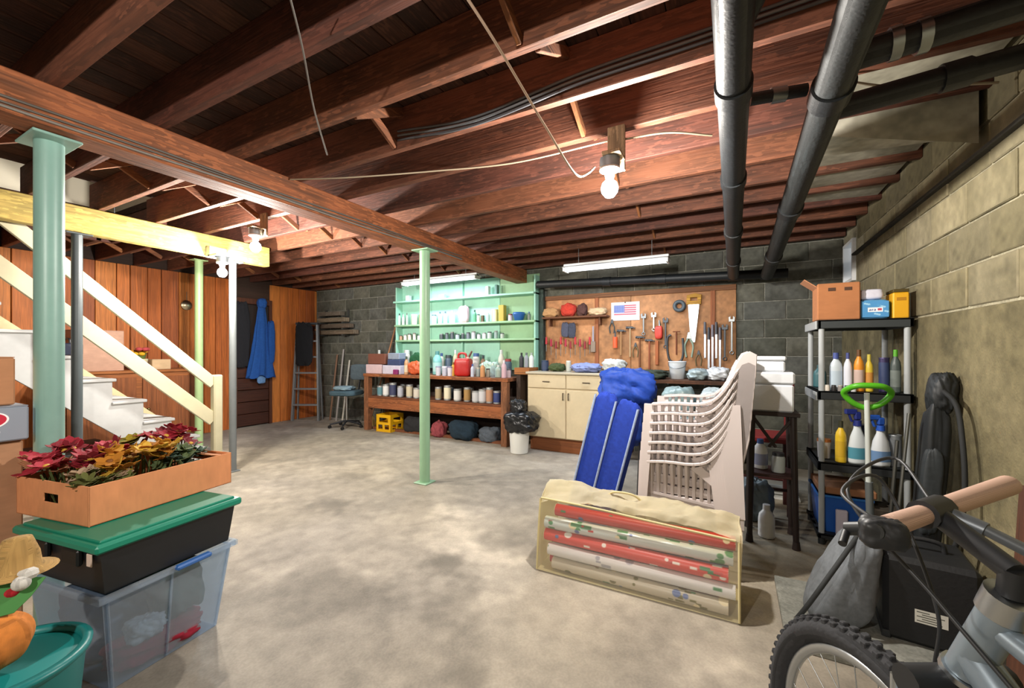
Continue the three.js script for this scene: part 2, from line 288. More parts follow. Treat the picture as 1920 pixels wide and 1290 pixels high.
// ---------------------------------------------------------------- beams and posts
{
  const o = thing('support_beam', 'long brown timber beam carrying the joists across the room', 'beam', [-2.7, 1.8, 2.245]);
  mesh('timber', [bx(0.17, 0.183, 7.15, 0, 0.0925, 0, 0.006)], old(0x9a5a34, 0.7), o);
  for (const [y, r] of [[0.02, 0.006], [0.036, 0.005], [0.055, 0.006]]) { const pts = []; for (let i = 0; i <= 16; i++) pts.push(V(0.092, y + Math.sin(i * 1.3 + y * 90) * 0.004, 3.5 - i * 0.34)); mesh('cable', [tube(pts, r, 60, 6)], plastic(y > 0.03 ? 0x5c5650 : 0x77726c, 0.6), o); }
  const y = thing('stair_beam', 'yellow painted beam beside the stairwell on two thin grey posts', 'beam', [-4.65, 0.55, 2.215]);
  mesh('timber', [bx(0.1, 0.21, 4.6, 0, 0.107, 0, 0.006)], mt(0xbba458, { rough: 0.75, map: T.rough }), y);
}
function post(label, X, D, top, r, color, group, plate = 0.2, name = 'support_post') {
  const o = thing(name, label, 'post', [X, D, 0], 0, group), m = mt(color, { rough: 0.38, map: T.paint });
  mesh('shaft', [cy(r, r, top - 0.024, 0, 0.012, 0, 32)], m, o);
  mesh('base_plate', [bx(r * 3, 0.012, r * 3, 0, 0.006, 0)], m, o);
  mesh('top_plate', [bx(plate, 0.012, 0.16, 0, top - 0.006, 0)], m, o); return o;
}
post('thick pale green steel post beside the flower box', -2.8, 0.695, 2.243, 0.05, 0x8db6ac, null, 0.24);
post('pale green steel post standing alone mid floor', -2.63, 3.15, 2.243, 0.05, 0x93bb98, null, 0.2);
post('thin dark grey post behind the thick green post', -4.66, 1.31, 2.213, 0.034, 0x4a5255, null, 0.12);
post('thin grey steel post between stair newel and blue jacket', -4.66, 2.49, 2.213, 0.034, 0x6f7475, null, 0.12);
post('light green post behind the stairs against plank wall', -6.0, 2.8, 2.428, 0.045, 0xa8c48c, null, 0.12);

// ---------------------------------------------------------------- stairs
{
  const o = thing('staircase', 'white painted open basement stairs rising behind the green post', 'stairs', [0, 0, 0]);
  const X0 = -5.75, X1 = -4.86, w = mt(0xc4c6c6, { rough: 0.55, map: T.paint }), cr = mt(0xcfc094, { rough: 0.6, map: T.paint });
  const N = 13, rise = 0.205, run = 0.22, foot = 2.47;
  for (let k = 1; k <= N; k++) {
    const D = foot - run * (k - 1), h = rise * k;
    mesh('tread', [rb(X0 + 0.03, X1 + 0.02, h - 0.028, h, D - run - 0.005, D + 0.025, 0.006)], w, o);
    mesh('riser', [rb(X0 + 0.03, X1 - 0.03, h - rise, h - 0.028, D - 0.02, D)], w, o);
  }
  const prof = []; // near stringer with sawtooth top
  for (let k = 1; k <= N; k++) { prof.push([-(foot - run * (k - 1)), rise * (k - 1)], [-(foot - run * (k - 1)), rise * k - 0.028]); }
  prof.push([-(foot - run * N), rise * N - 0.028], [-(foot - run * N), rise * N - 0.34], [-(foot - 0.28), 0]);
  const st = p => { const g = ext(p, 0.035, 0.002); g.rotateY(-Math.PI / 2); return g; };
  mesh('stringer', [st(prof).translate(X1 - 0.012, 0, 0)], w, o);
  const far = [[-(foot + 0.05), 0], [-(foot + 0.05), 0.30], [-(foot - run * N), rise * N + 0.3], [-(foot - run * N), rise * N - 0.03], [-(foot - 0.02), 0]];
  mesh('skirt_board', [st(far).translate(X0 + 0.012, 0, 0)], cr, o);
}
{
  const o = thing('stair_railing', 'cream board handrail with newel post along the stairs', 'railing', [-4.79, 2.4, 0]), m = mt(0xc9c2a2, { rough: 0.6, map: T.paint });
  mesh('newel_post', [bx(0.085, 1.02, 0.085, 0, 0.51, 0, 0.012)], m, o);
  const dir = D => [D, 0.932 * D];
  mesh('top_rail', [bar(V(0, 0.93, 0.03), V(0, 0.93 + 1.75 * 0.94, 1.78), 0.105, 0.035)], m, o);
  mesh('middle_rail', [bar(V(0, 0.55, 0.03), V(0, 0.55 + 1.9 * 0.94, 1.93), 0.12, 0.035)], m, o);
}

// ---------------------------------------------------------------- pipes overhead
{
  const p1 = thing('drain_pipe', 'dark iron drain pipe with bright left edge running under the joists', 'pipe', [0, 0, 0]);
  const A = W(0, -1.7, 2.365), B = W(0, 5.05, 2.085), L = k => A.clone().lerp(B, k);
  mesh('barrel', [rod(A, B, 0.055, 0.055, 28)], iron, p1);
  for (const k of [0.1, 0.36, 0.5, 0.62, 0.76, 0.9]) mesh('coupling', [rod(L(k), L(k + 0.012), 0.063, 0.063, 28)], iron, p1);
  mesh('branch', [rod(L(0.47), W(0.17, 1.2, 2.41), 0.032)], iron, p1);
  const p2 = thing('drain_pipe', 'dark iron drain pipe nearer the right wall above the plastic shelf', 'pipe', [0, 0, 0]);
  const C = W(0.31, -1.7, 2.36), E = W(0.31, 5.05, 2.06), L2 = k => C.clone().lerp(E, k);
  mesh('barrel', [rod(C, E, 0.058, 0.058, 28)], mt(0x24292b, { rough: 0.65, map: T.rough, bumpMap: T.gritB, bumpScale: 0.001 }), p2);
  for (const k of [0.2, 0.52, 0.7, 0.88]) mesh('coupling', [rod(L2(k), L2(k + 0.014), 0.067, 0.067, 28)], iron, p2);
  const p3 = thing('drain_pipe', 'black pipe running level along the back wall over the pegboard', 'pipe', [0, 0, 0]);
  mesh('barrel', [rod(W(-2.35, 5.16, 2.17), W(0.5, 5.16, 2.08), 0.05, 0.05, 24)], iron, p3);
  for (const x of [-1.4, -0.75, 0.0, 0.31]) mesh('coupling', [rod(W(x - 0.05, 5.16, 2.14 - (x + 1.4) * 0.0316), W(x + 0.05, 5.16, 2.137 - (x + 1.4) * 0.0316), 0.058, 0.058, 24)], iron, p3);
  const b1 = thing('branch_pipe', 'thin black pipe joining the two drain pipes', 'pipe', [0, 0, 0]);
  mesh('barrel', [rod(W(0.058, 1.91, 2.272), W(0.25, 1.96, 2.283), 0.024)], iron, b1); mesh('clamp', [rod(W(0.13, 1.93, 2.276), W(0.18, 1.945, 2.28), 0.03)], metal(0x8e9498), b1);
  const b2 = thing('branch_pipe', 'thick black pipe nearest the camera reaching the right wall', 'pipe', [0, 0, 0]);
  mesh('barrel', [rod(W(0.375, 1.83, 2.29), W(0.985, 1.83, 2.33), 0.045)], iron, b2); for (const x of [0.46, 0.53]) mesh('clamp', [rod(W(x, 1.83, 2.297), W(x + 0.03, 1.83, 2.299), 0.052)], metal(0x9aa0a4), b2);
  const b3 = thing('branch_pipe', 'black pipe reaching the right wall beside the sagging insulation', 'pipe', [0, 0, 0]);
  mesh('barrel', [rod(W(0.375, 2.1, 2.25), W(0.985, 2.13, 2.31), 0.042)], iron, b3); mesh('coupling', [rod(W(0.68, 2.114, 2.28), W(0.76, 2.118, 2.288), 0.05)], iron, b3);
}
function cable(label, pts, r, color, name = 'cable') { const o = mesh(name, [tube(pts, r, 48, 6)], plastic(color, 0.6)); return tag(o, label, 'cable'); }
cable('pale twisted lamp cord slanting down to the hanging bulb', [W(-0.76, 1.0, 2.425), W(-0.74, 1.25, 2.36), W(-0.70, 1.6, 2.22), W(-0.66, 1.9, 2.11), W(-0.645, 2.02, 2.16), W(-0.635, 2.1, 2.22)], 0.0055, 0xa98f78, 'electric_cord');
cable('thin dark pull cord hanging below the joists at left', [W(-1.22, 0.8, 2.43), W(-1.35, 0.95, 2.36), W(-1.55, 1.15, 2.28), W(-1.7, 1.33, 2.2)], 0.0035, 0x5b5650, 'pull_cord');
for (let i = 0; i < 3; i++) cable(['top', 'middle', 'lowest'][i] + ' grey cable of three run along a joist toward the drain pipe', [W(-1.7, 1.8, 2.53 - i * 0.025), W(-1.2, 1.795, 2.47 - i * 0.02), W(-0.6, 1.785, 2.51 - i * 0.022), W(-0.1, 1.785, 2.52 - i * 0.022), W(0.9, 1.785, 2.55 - i * 0.02)], 0.007, [0x55595e, 0x6b6f74, 0x4a4b50][i]);
cable('pale cable stapled under the joists toward the main beam', [W(-2.6, 1.75, 2.41), W(-2.2, 1.85, 2.38), W(-1.7, 2.1, 2.415), W(-1.2, 2.25, 2.42), W(-0.6, 2.24, 2.41)], 0.005, 0x9a8c76);
cable('white cable under the joists right of the bulb', [W(-0.52, 2.2, 2.38), W(-0.3, 2.3, 2.41), W(-0.1, 2.45, 2.415)], 0.006, 0x8f806a);
cable('thin wire drooping along the right wall top under the pipes', [W(0.4, 2.2, 2.41), W(0.6, 2.3, 2.38), W(0.95, 2.42, 2.36)], 0.006, 0x9a8f7d);

// ---------------------------------------------------------------- lamps
function bulbLamp(label, X, D, h, bracket, power) {
  const o = thing('bulb_fixture', label, 'lamp', [X, D, h], 0);
  mesh('bulb', [lathe([[0.0001, -0.05], [0.024, -0.045], [0.041, -0.022], [0.045, 0.0], [0.038, 0.024], [0.02, 0.042], [0.014, 0.052]], 28)], glow, o, true);
  mesh('socket', [lathe([[0.013, 0.048], [0.022, 0.05], [0.024, 0.075], [0.05, 0.088], [0.052, 0.1], [0.0001, 0.1]], 24)], plastic(0xd8d6cf), o);
  mesh('junction_box', [cy(0.052, 0.052, 0.05, 0, 0.1, 0, 8)], metal(0x7f868b, 0.5, 0.7), o);
  if (bracket) mesh('bracket', [bx(0.09, bracket, 0.02, 0.02, 0.1 + bracket / 2, -0.06), bx(0.09, 0.02, 0.12, 0.02, 0.16, 0)], old(0x9a8468), o);
  const l = new THREE.PointLight(0xfff8ee, power); l.castShadow = true; l.shadow.radius = 1.6; l.shadow.mapSize.set(1024, 1024); l.shadow.bias = -0.002; l.position.set(0, -0.002, 0); o.add(l); return o;
}
bulbLamp('bare lit bulb hanging under the joists left of the drain pipes', -0.56, 2.118, 2.105, 0.24, BULB);
bulbLamp('bare lit bulb at the end of the yellow beam', -3.62, 2.118, 2.165, 0.2, BULB);
bulbLamp('bare lit bulb beside the grey post near the plank wall', -4.45, 2.28, 2.045, 0, BULB * 0.95);
bulbLamp('bare bulb under the joists behind the camera', -0.9, -0.962, 2.12, 0.24, BULB * 0.9);
{ const o = mesh('lamp_bracket', [rb(-4.55, -4.4, 2.195, 2.215, 2.2, 2.36), rb(-4.6, -4.52, 2.195, 2.3, 2.2, 2.36)], metal(0x8d949a, 0.5, 0.6)); tag(o, 'small grey metal bracket holding the bulb to the yellow beam', 'bracket'); }
function tubeLamp(label, X0, X1, D, h, power) {
  const o = thing('fluorescent_fixture', label, 'lamp', [(X0 + X1) / 2, D, h]), L = X1 - X0, w = plastic(0xe4e8ea, 0.5);
  mesh('housing', [bx(L, 0.045, 0.07, 0, 0.06, 0, 0.006), hexa([V(-L / 2, 0.036, -0.1), V(L / 2, 0.036, -0.1), V(L / 2, 0.036, 0.1), V(-L / 2, 0.036, 0.1), V(-L / 2, 0.06, -0.03), V(L / 2, 0.06, -0.03), V(L / 2, 0.06, 0.03), V(-L / 2, 0.06, 0.03)])], w, o);
  for (const z of [-0.045, 0.045]) mesh('tube', [rod(V(-L / 2 + 0.03, 0.016, z), V(L / 2 - 0.03, 0.016, z), 0.013, 0.013, 14)], mt(0xffffff, { emissive: 0xeef6ff, emissiveIntensity: 2.2 }), o);
  for (const s of [-1, 1]) { mesh('tube_holder', [bx(0.025, 0.05, 0.14, s * (L / 2 - 0.015), 0.02, 0)], w, o); mesh('chain', [rod(V(s * L * 0.35, 0.08, 0), V(s * L * 0.35, JB - h + 0.0, 0), 0.004)], metal(0x8a8f92), o); }
  const l = new THREE.RectAreaLight(0xe6f2ff, power, L - 0.06, 0.12); l.position.set(0, -0.002, 0); l.rotation.x = -Math.PI / 2; o.add(l); return o;
}
tubeLamp('lit white fluorescent fixture over the mint green shelves', -4.5, -3.15, 4.905, 2.28, TUBE);
tubeLamp('lit white fluorescent fixture above the pegboard', -1.72, -0.58, 4.52, 2.18, TUBE);

// ================================================================ things: generic makers
const Z = Math.PI;
function carton(name, label, [X, D, h], turn, w, ht, d, hex, opt = {}) {   // closed cardboard carton, origin at base centre
  const o = thing(name, label, opt.cat || 'box', [X, D, h], turn, opt.group), m = opt.m || card(hex);
  mesh('body', [bx(w, ht - 0.004, d, 0, ht / 2 - 0.002, 0, 0.006)], m, o);
  if (opt.flaps !== false) { mesh('flap', [bx(w - 0.004, 0.004, d / 2 - 0.003, 0, ht - 0.002, d / 4, 0.001)], m, o); mesh('flap', [bx(w - 0.004, 0.004, d / 2 - 0.003, 0, ht - 0.002, -d / 4, 0.001)], m, o); }
  return o;
}
function decal(name, w, h, x, y, z, t, parent, ry = 0, rx = 0) { const g = new THREE.PlaneGeometry(w, h); g.rotateX(rx); g.rotateY(ry); g.translate(x, y, z); return mesh(name, [g], mt(0xffffff, { rough: 0.6, map: t }), parent, true); }
const PROF = {                                                  // radius, height pairs in units of r and h
  can: [[0, 0], [1, 0], [1, 0.03], [0.97, 0.04], [0.97, 0.95], [1, 0.96], [1, 1], [0.86, 1], [0.86, 0.96], [0, 0.96]],
  bottle: [[0, 0], [0.92, 0], [1, 0.03], [1, 0.62], [0.85, 0.72], [0.42, 0.82], [0.4, 0.86]],
  jug: [[0, 0], [0.95, 0], [1, 0.04], [1, 0.55], [0.9, 0.7], [0.55, 0.8], [0.4, 0.87]],
  jar: [[0, 0], [0.95, 0], [1, 0.04], [1, 0.75], [0.85, 0.83], [0.82, 0.86]],
  tub: [[0, 0], [0.82, 0], [0.86, 0.03], [0.98, 0.86]],
  spray: [[0, 0], [0.95, 0], [1, 0.05], [0.98, 0.3], [0.8, 0.48], [0.45, 0.62], [0.36, 0.7]],
};
const CAP = { bottle: [0.45, 0.84, 1], jug: [0.46, 0.85, 1], jar: [0.9, 0.85, 1], tub: [1.02, 0.86, 1], spray: [0.45, 0.68, 0.78] };
function vessel(kind, name, label, cat, [X, D, h], r, ht, body, cap, band, group, flatten = 1) {
  const o = thing(name, label, cat, [X, D, h], 0.3, group), sc = p => p.map(q => [Math.max(0.0001, q[0] * r), q[1] * ht]);
  const glass = body === 'clear', bm = glass ? clear : kind === 'can' ? metal(body, 0.4, 0.55) : plastic(body);
  mesh('body', [lathe(sc(PROF[kind]), 20).scale(1, 1, flatten)], bm, o);
  if (kind === 'can') mesh('lid', [cy(0.85 * r, 0.85 * r, 0.006, 0, ht * 0.96, 0)], metal(0xb9bcbc, 0.4, 0.7), o);
  const c = CAP[kind]; if (c && cap != null) mesh('cap', [cy(c[0] * r, c[0] * r * 0.95, (c[2] - c[1]) * ht, 0, c[1] * ht, 0, 16).scale(1, 1, kind === 'tub' ? flatten : 1)], plastic(cap, 0.5), o);
  if (kind === 'spray') mesh('trigger_head', [bx(r * 0.7, ht * 0.14, r * 0.6, 0, ht * 0.86, 0, 0.006), bx(r * 1.3, ht * 0.09, r * 0.5, -r * 0.75, ht * 0.93, 0, 0.004), bx(r * 0.22, ht * 0.15, r * 0.3, -r * 0.8, ht * 0.82, 0, 0.003, 0, 0.35)], plastic(cap, 0.45), o);
  if (band != null) { const b0 = kind === 'can' ? 0.12 : kind === 'spray' ? 0.1 : 0.14, b1 = kind === 'can' ? 0.86 : kind === 'spray' ? 0.3 : 0.52; mesh('label_band', [cy(r * 1.008, r * 1.008, (b1 - b0) * ht, 0, b0 * ht, 0, 20, true).scale(1, 1, flatten)], plastic(band, 0.6), o); }
  return o;
}
const ORD = ['first', 'second', 'third', 'fourth', 'fifth', 'sixth', 'seventh', 'eighth', 'ninth', 'tenth', 'eleventh', 'twelfth', 'thirteenth'];

// ---------------------------------------------------------------- foreground left: totes, flower box, cartons, decoration
{
  const turn = 0.15;
  const t1 = thing('storage_tote', 'clear plastic tote at the bottom of the stack holding green and red things', 'storage tote', [-2.28, 0.83, 0], turn);
  const wall4 = (w0, d0, w1, d1, h, th) => {                    // tapered open bin: lower size 0, upper size 1
    const q = (sx, sz, k, i) => V(sx * ((k ? w1 : w0) / 2 - i), k ? h : 0.004, sz * ((k ? d1 : d0) / 2 - i)), g = [];
    const c = [[-1, -1], [1, -1], [1, 1], [-1, 1]];
    for (let n = 0; n < 4; n++) { const a = c[n], b = c[(n + 1) % 4]; g.push(hexa([q(...a, 0, 0), q(...b, 0, 0), q(...b, 0, th), q(...a, 0, th), q(...a, 1, 0), q(...b, 1, 0), q(...b, 1, th), q(...a, 1, th)])); }
    g.push(bx(w0 - 0.002, 0.004, d0 - 0.002, 0, 0.002, 0, 0.001)); return g;
  };
  const frost = mt(0xe2ebf4, { rough: 0.18, transmission: 0.84, ior: 1.12, thickness: 0 });
  mesh('bin', wall4(0.40, 0.40, 0.48, 0.48, 0.37, 0.003), frost, t1);
  mesh('rim', [bx(0.52, 0.025, 0.02, 0, 0.372, 0.25), bx(0.52, 0.025, 0.02, 0, 0.372, -0.25), bx(0.02, 0.025, 0.5, 0.25, 0.372, 0), bx(0.02, 0.025, 0.5, -0.25, 0.372, 0)], frost, t1);
  for (const [a, b] of [[0.01, 0.01], [0.19, 0.225], [-0.19, -0.225]]) mesh('rib', [rod(V(0.205, 0.01, a), V(0.243, 0.36, b), 0.004)], frost, t1);
  mesh('handle', [bx(0.03, 0.02, 0.14, 0.262, 0.376, -0.06, 0.006)], plastic(0x2f62a8, 0.4), t1);
  const inner = (n, l, c, x, d, h, w, ht, dd, hex, s) => { const o = mesh(n, [lump(w, ht, dd, s, 0.5, 6)], cloth(hex)); o.position.copy(W(x, d, h)); tag(o, l, c); };
  inner('folded_cloth', 'dark blue-grey cloth bundle inside the clear tote', 'cloth', -2.34, 0.79, 0.006, 0.24, 0.31, 0.34, 0x55657a, 3);
  inner('garland_bundle', 'dark green garland bundle inside the clear tote', 'garland', -2.21, 0.93, 0.105, 0.2, 0.23, 0.2, 0x3d5a4c, 4);
  inner('red_ribbon', 'crimson ribbon bundle low in the clear tote', 'ribbon', -2.16, 0.85, 0.006, 0.15, 0.10, 0.32, 0xa8203a, 5);
  inner('tissue_paper', 'white tissue paper crumpled in the clear tote', 'paper', -2.13, 0.80, 0.1, 0.1, 0.08, 0.12, 0xd9dcdc, 6);
  const t2 = thing('storage_tote', 'black tote with green lid stacked on the clear tote', 'storage tote', [-2.28, 0.83, 0.386], turn);
  mesh('bin', wall4(0.47, 0.46, 0.50, 0.50, 0.165, 0.004), plastic(0x14171b, 0.45), t2);
  mesh('lid', [bx(0.545, 0.032, 0.545, 0, 0.178, 0, 0.008), bx(0.50, 0.012, 0.50, 0, 0.197, 0, 0.004)], plastic(0x0f7f66, 0.4), t2);
  for (const s of [-1, 1]) mesh('latch', [bx(0.1, 0.06, 0.02, s * 0.1, 0.13, 0.258, 0.008)], plastic(0x0c0e10, 0.45), t2);
  mesh('tag', [bx(0.03, 0.045, 0.004, 0.2, 0.13, 0.256)], mt(0xd8c2b4), t2);
  // tray-like carton with flowers
  const bh = 0.155, bw = 0.47, bd = 0.58, o = thing('flower_carton', 'open orange-brown cardboard tray full of artificial flowers on the green lid', 'box', [-2.47, 0.89, 0.591], 0.18), cm = card(0xdc9464), th = 0.006;
  mesh('bottom', [bx(bw, th, bd, 0, th / 2, 0)], cm, o);
  mesh('side_panel', [bx(th, bh, bd, bw / 2 - th / 2, bh / 2, 0)], cm, o); mesh('side_panel', [bx(th, bh, bd, -bw / 2 + th / 2, bh / 2, 0)], cm, o);
  const ep = ext([[-bw / 2, 0], [bw / 2, 0], [bw / 2, bh], [-bw / 2, bh]], th, 0.0015, [[[-0.05, 0.07], [-0.05, 0.105], [0.045, 0.105], [0.045, 0.07]]]);
  mesh('end_panel', [ep.clone().translate(0, 0, bd / 2 - th / 2)], cm, o); mesh('end_panel', [ep.translate(0, 0, -bd / 2 + th / 2)], cm, o);
  mesh('flap', [bx(bw - 0.02, 0.005, 0.1, 0, bh - 0.005, -bd / 2 + 0.05, 0.001, 0, 0, -0.25)], card(0xb87a4e), o);
  // the flowers: bunches that can each be lifted out
  const petal = (L, w) => ext([[0, 0], [w * 0.5, L * 0.35], [w * 0.42, L * 0.75], [0, L], [-w * 0.42, L * 0.75], [-w * 0.5, L * 0.35]], 0.002, 0.0005);
  function flowerGeo(n, L, w, tilt, seed) { const q = rng(seed), g = []; for (let i = 0; i < n; i++) { const p = petal(L * (0.85 + 0.3 * q()), w); p.rotateX(-Math.PI / 2 + tilt + (q() - 0.5) * 0.4); p.rotateY(i / n * 6.283 + q() * 0.3); g.push(p); } return mergeGeometries(g.map(flat)); }
  function bunch(name, label, n, X0, X1, D0, D1, hgt, cols, center, L, w, seed) {
    const b = thing(name, label, 'artificial flowers', [(X0 + X1) / 2, (D0 + D1) / 2, 0.6]); const q = rng(seed), cx = (X0 + X1) / 2, cd = (D0 + D1) / 2;
    const vs = [0, 1, 2].map(k => flowerGeo(k === 2 ? 8 : 6, L, w, 0.45, seed + k));
    mesh('stems', Array.from({ length: n }, () => { const x = (q() - 0.5) * (X1 - X0), z = (q() - 0.5) * (D1 - D0); return rod(V(x * 0.4, 0, z * 0.6), V(x, hgt - 0.03, z), 0.003, 0.003, 6); }), mt(0x4d5a2c), b);
    for (let i = 0; i < n; i++) {
      const x = (q() - 0.5) * (X1 - X0), z = (q() - 0.5) * (D1 - D0), y = hgt + (q() - 0.5) * 0.07, f = new THREE.Mesh(vs[i % 3], mt(cols[i % cols.length], { rough: 0.85, map: T.cloth }));
      f.name = 'flower'; f.castShadow = f.receiveShadow = true; f.position.set(x, y, z); f.rotation.set((q() - 0.5) * 1.1, q() * 6, (q() - 0.5) * 1.1); b.add(f);
      if (center) { const c = mesh('center', [sp(L * 0.22, 0, 0.004, 0, 1, 0.7, 1, 10)], mt(center), f); }
    }
  }
  bunch('red_flower_bunch', 'crimson artificial flowers near the front of the cardboard tray', 34, -2.70, -2.38, 0.58, 0.92, 0.20, [0xa3152c, 0x8c1226, 0xb92a3e], 0xc9a13a, 0.055, 0.04, 11);
  bunch('red_flower_bunch', 'crimson artificial flowers at the far end of the cardboard tray', 22, -2.66, -2.42, 0.96, 1.16, 0.225, [0xa3152c, 0x7f1022], 0xc9a13a, 0.05, 0.036, 12);
  bunch('yellow_flower_bunch', 'golden yellow artificial flowers in the middle of the tray', 24, -2.46, -2.30, 0.74, 1.0, 0.195, [0xd79a26, 0xc98220, 0xe0b23c], 0x7a4a18, 0.055, 0.035, 13);
  bunch('green_leaf_bunch', 'dusty green artificial leaves at the right of the tray', 24, -2.46, -2.34, 0.96, 1.14, 0.15, [0x5c7466, 0x4c6656, 0x6d7f52], null, 0.05, 0.026, 14);
  bunch('olive_leaf_bunch', 'olive green artificial leaves at the front corner of the tray', 22, -2.48, -2.26, 0.64, 0.80, 0.13, [0x59602a, 0x6b6f35, 0xc7a98a], null, 0.05, 0.026, 15);
  bunch('yellow_flower_bunch', 'small yellow-green artificial flowers behind the red ones by the post', 7, -2.68, -2.6, 0.84, 0.98, 0.2, [0xb8a02c, 0x8f8f34], null, 0.045, 0.03, 16);
  bunch('peach_leaf_bunch', 'peach and red artificial leaves spilling over the left end of the tray', 14, -2.70, -2.54, 0.585, 0.70, 0.165, [0xc98a64, 0xa3152c, 0xd8a274], null, 0.055, 0.034, 18);
  // carton stack left of the post
  carton('cardboard_carton', 'plain cardboard carton under the grey printed carton at left', [-2.99, 0.39, 0], 0, 0.43, 0.88, 0.44, 0xb98a68);
  const gc = carton('printed_carton', 'grey carton with red oval logo beside the thick green post', [-2.97, 0.405, 0.882], 0, 0.45, 0.15, 0.43, 0, { m: mt(0x8f98a6, { rough: 0.6 }), cat: 'box' });
  const logo = canvasTex(256, 160, (g, w, h) => { g.fillStyle = '#8f98a6'; g.fillRect(0, 0, w, h); g.save(); g.translate(130, 70); g.rotate(-0.12); g.fillStyle = '#fff'; g.beginPath(); g.ellipse(0, 0, 108, 58, 0, 0, 7); g.fill(); g.fillStyle = '#c8213c'; g.beginPath(); g.ellipse(0, 0, 98, 50, 0, 0, 7); g.fill(); g.fillStyle = '#fff'; g.font = 'italic bold 74px sans-serif'; g.textAlign = 'center'; g.fillText('de', -4, 26); g.restore(); g.fillStyle = '#eef'; g.fillRect(50, 138, 150, 10); });
  decal('logo', 0.17, 0.106, 0.2253, 0.085, -0.085, logo, gc, Math.PI / 2);
  decal('logo', 0.17, 0.106, 0.1, 0.085, 0.2155, logo, gc);
  carton('cardboard_carton', 'tan cardboard carton on top of the grey printed carton', [-2.99, 0.39, 1.034], 0, 0.40, 0.21, 0.4, 0xc08a63);
  // round teal bin with harvest decoration at the left corner
  const tb = thing('round_bin', 'round teal plastic tub in the near left corner', 'tub', [-1.83, 0.365, 0]);
  mesh('body', [lathe([[0.0001, 0], [0.13, 0], [0.135, 0.01], [0.165, 0.36], [0.178, 0.37], [0.18, 0.385], [0.158, 0.39], [0.155, 0.37]], 40)], plastic(0x0c6d6c, 0.4), tb);
  mesh('lid', [lathe([[0.157, 0.368], [0.12, 0.376], [0.0001, 0.378]], 40)], plastic(0x0d7876, 0.45), tb);
  const pk = thing('fabric_pumpkin', 'orange cloth pumpkin sitting on the teal tub', 'decoration', [-1.80, 0.345, 0.391]);
  const pg = new THREE.SphereGeometry(1, 40, 20), pp = pg.attributes.position; for (let i = 0; i < pp.count; i++) { const a = Math.atan2(pp.getZ(i), pp.getX(i)), k = 1 - 0.09 * Math.abs(Math.sin(a * 4)); pp.setXYZ(i, pp.getX(i) * 0.075 * k, pp.getY(i) * 0.075 + 0.075, pp.getZ(i) * 0.075 * k); } pg.computeVertexNormals();
  mesh('body', [pg], cloth(0xd98438), pk); mesh('stem', [rod(V(0, 0.14, 0), V(0.01, 0.18, 0), 0.012, 0.008)], mt(0x7a6a3c), pk);
  const lf = ext([[0, 0], [0.035, 0.02], [0.05, 0.06], [0.03, 0.1], [0, 0.14], [-0.03, 0.1], [-0.05, 0.06], [-0.035, 0.02]], 0.003, 0.001); lf.rotateX(-0.75); lf.rotateZ(-1.1); lf.rotateY(0.5);
  mesh('leaf', [lf.translate(0.0, 0.175, 0.04)], mt(0x3f7d3c, { rough: 0.7 }), pk);
  mesh('red_bow', [sp(0.03, -0.045, 0.20, -0.02, 1.3, 0.8, 1), sp(0.022, 0.0, 0.20, -0.03, 1.2, 0.8, 1)], cloth(0xb8202c), pk);
  mesh('white_bow', [bx(0.09, 0.03, 0.03, 0.0, 0.235, -0.05, 0.01, 0.3, 0.3), sp(0.02, 0.03, 0.225, -0.04)], cloth(0xe2e0da), pk);
  mesh('straw_hat', [lathe([[0.0001, 0.1], [0.03, 0.095], [0.045, 0.05], [0.05, 0.01], [0.085, 0]], 24).translate(-0.05, 0.235, -0.05)], mt(0xb08e54, { rough: 0.95, map: T.rough }), pk);
}

// ---------------------------------------------------------------- gift wrap bag, chairs, blue cushions
const wraps = [
  [0xc0392f, '#c0392f', '#d8685a'], [0xe8e4dc, '#e9e5dd', '#b8c4c0'], [0xb5262a, '#b5262a', '#e0b040'], [0xcfd6d2, '#cfd8d2', '#4f8f5a'], [0x7d7f8c, '#878a94', '#cfa63a'], [0xd9483a, '#d9483a', '#f2ece0'], [0xdedcd8, '#e2e0dc', '#a8a8b0'], [0xbfb49c, '#c3b9a2', '#6f6a3c'],
].map(([, a, b], i) => canvasTex(256, 64, (g, w, h) => { const q = rng(40 + i); g.fillStyle = a; g.fillRect(0, 0, w, h); for (let k = 0; k < (i % 2 ? 46 : 20); k++) { g.fillStyle = k % 3 ? b : ['#3f7f4c', '#e8d9b0', '#c23a30', '#5a6fa0'][k % 4]; const x = q() * w, y = q() * h, r = 2 + q() * 5; if (k % 2) { g.beginPath(); g.arc(x, y, r, 0, 7); g.fill(); } else g.fillRect(x, y, r * 2.4, r); } }));
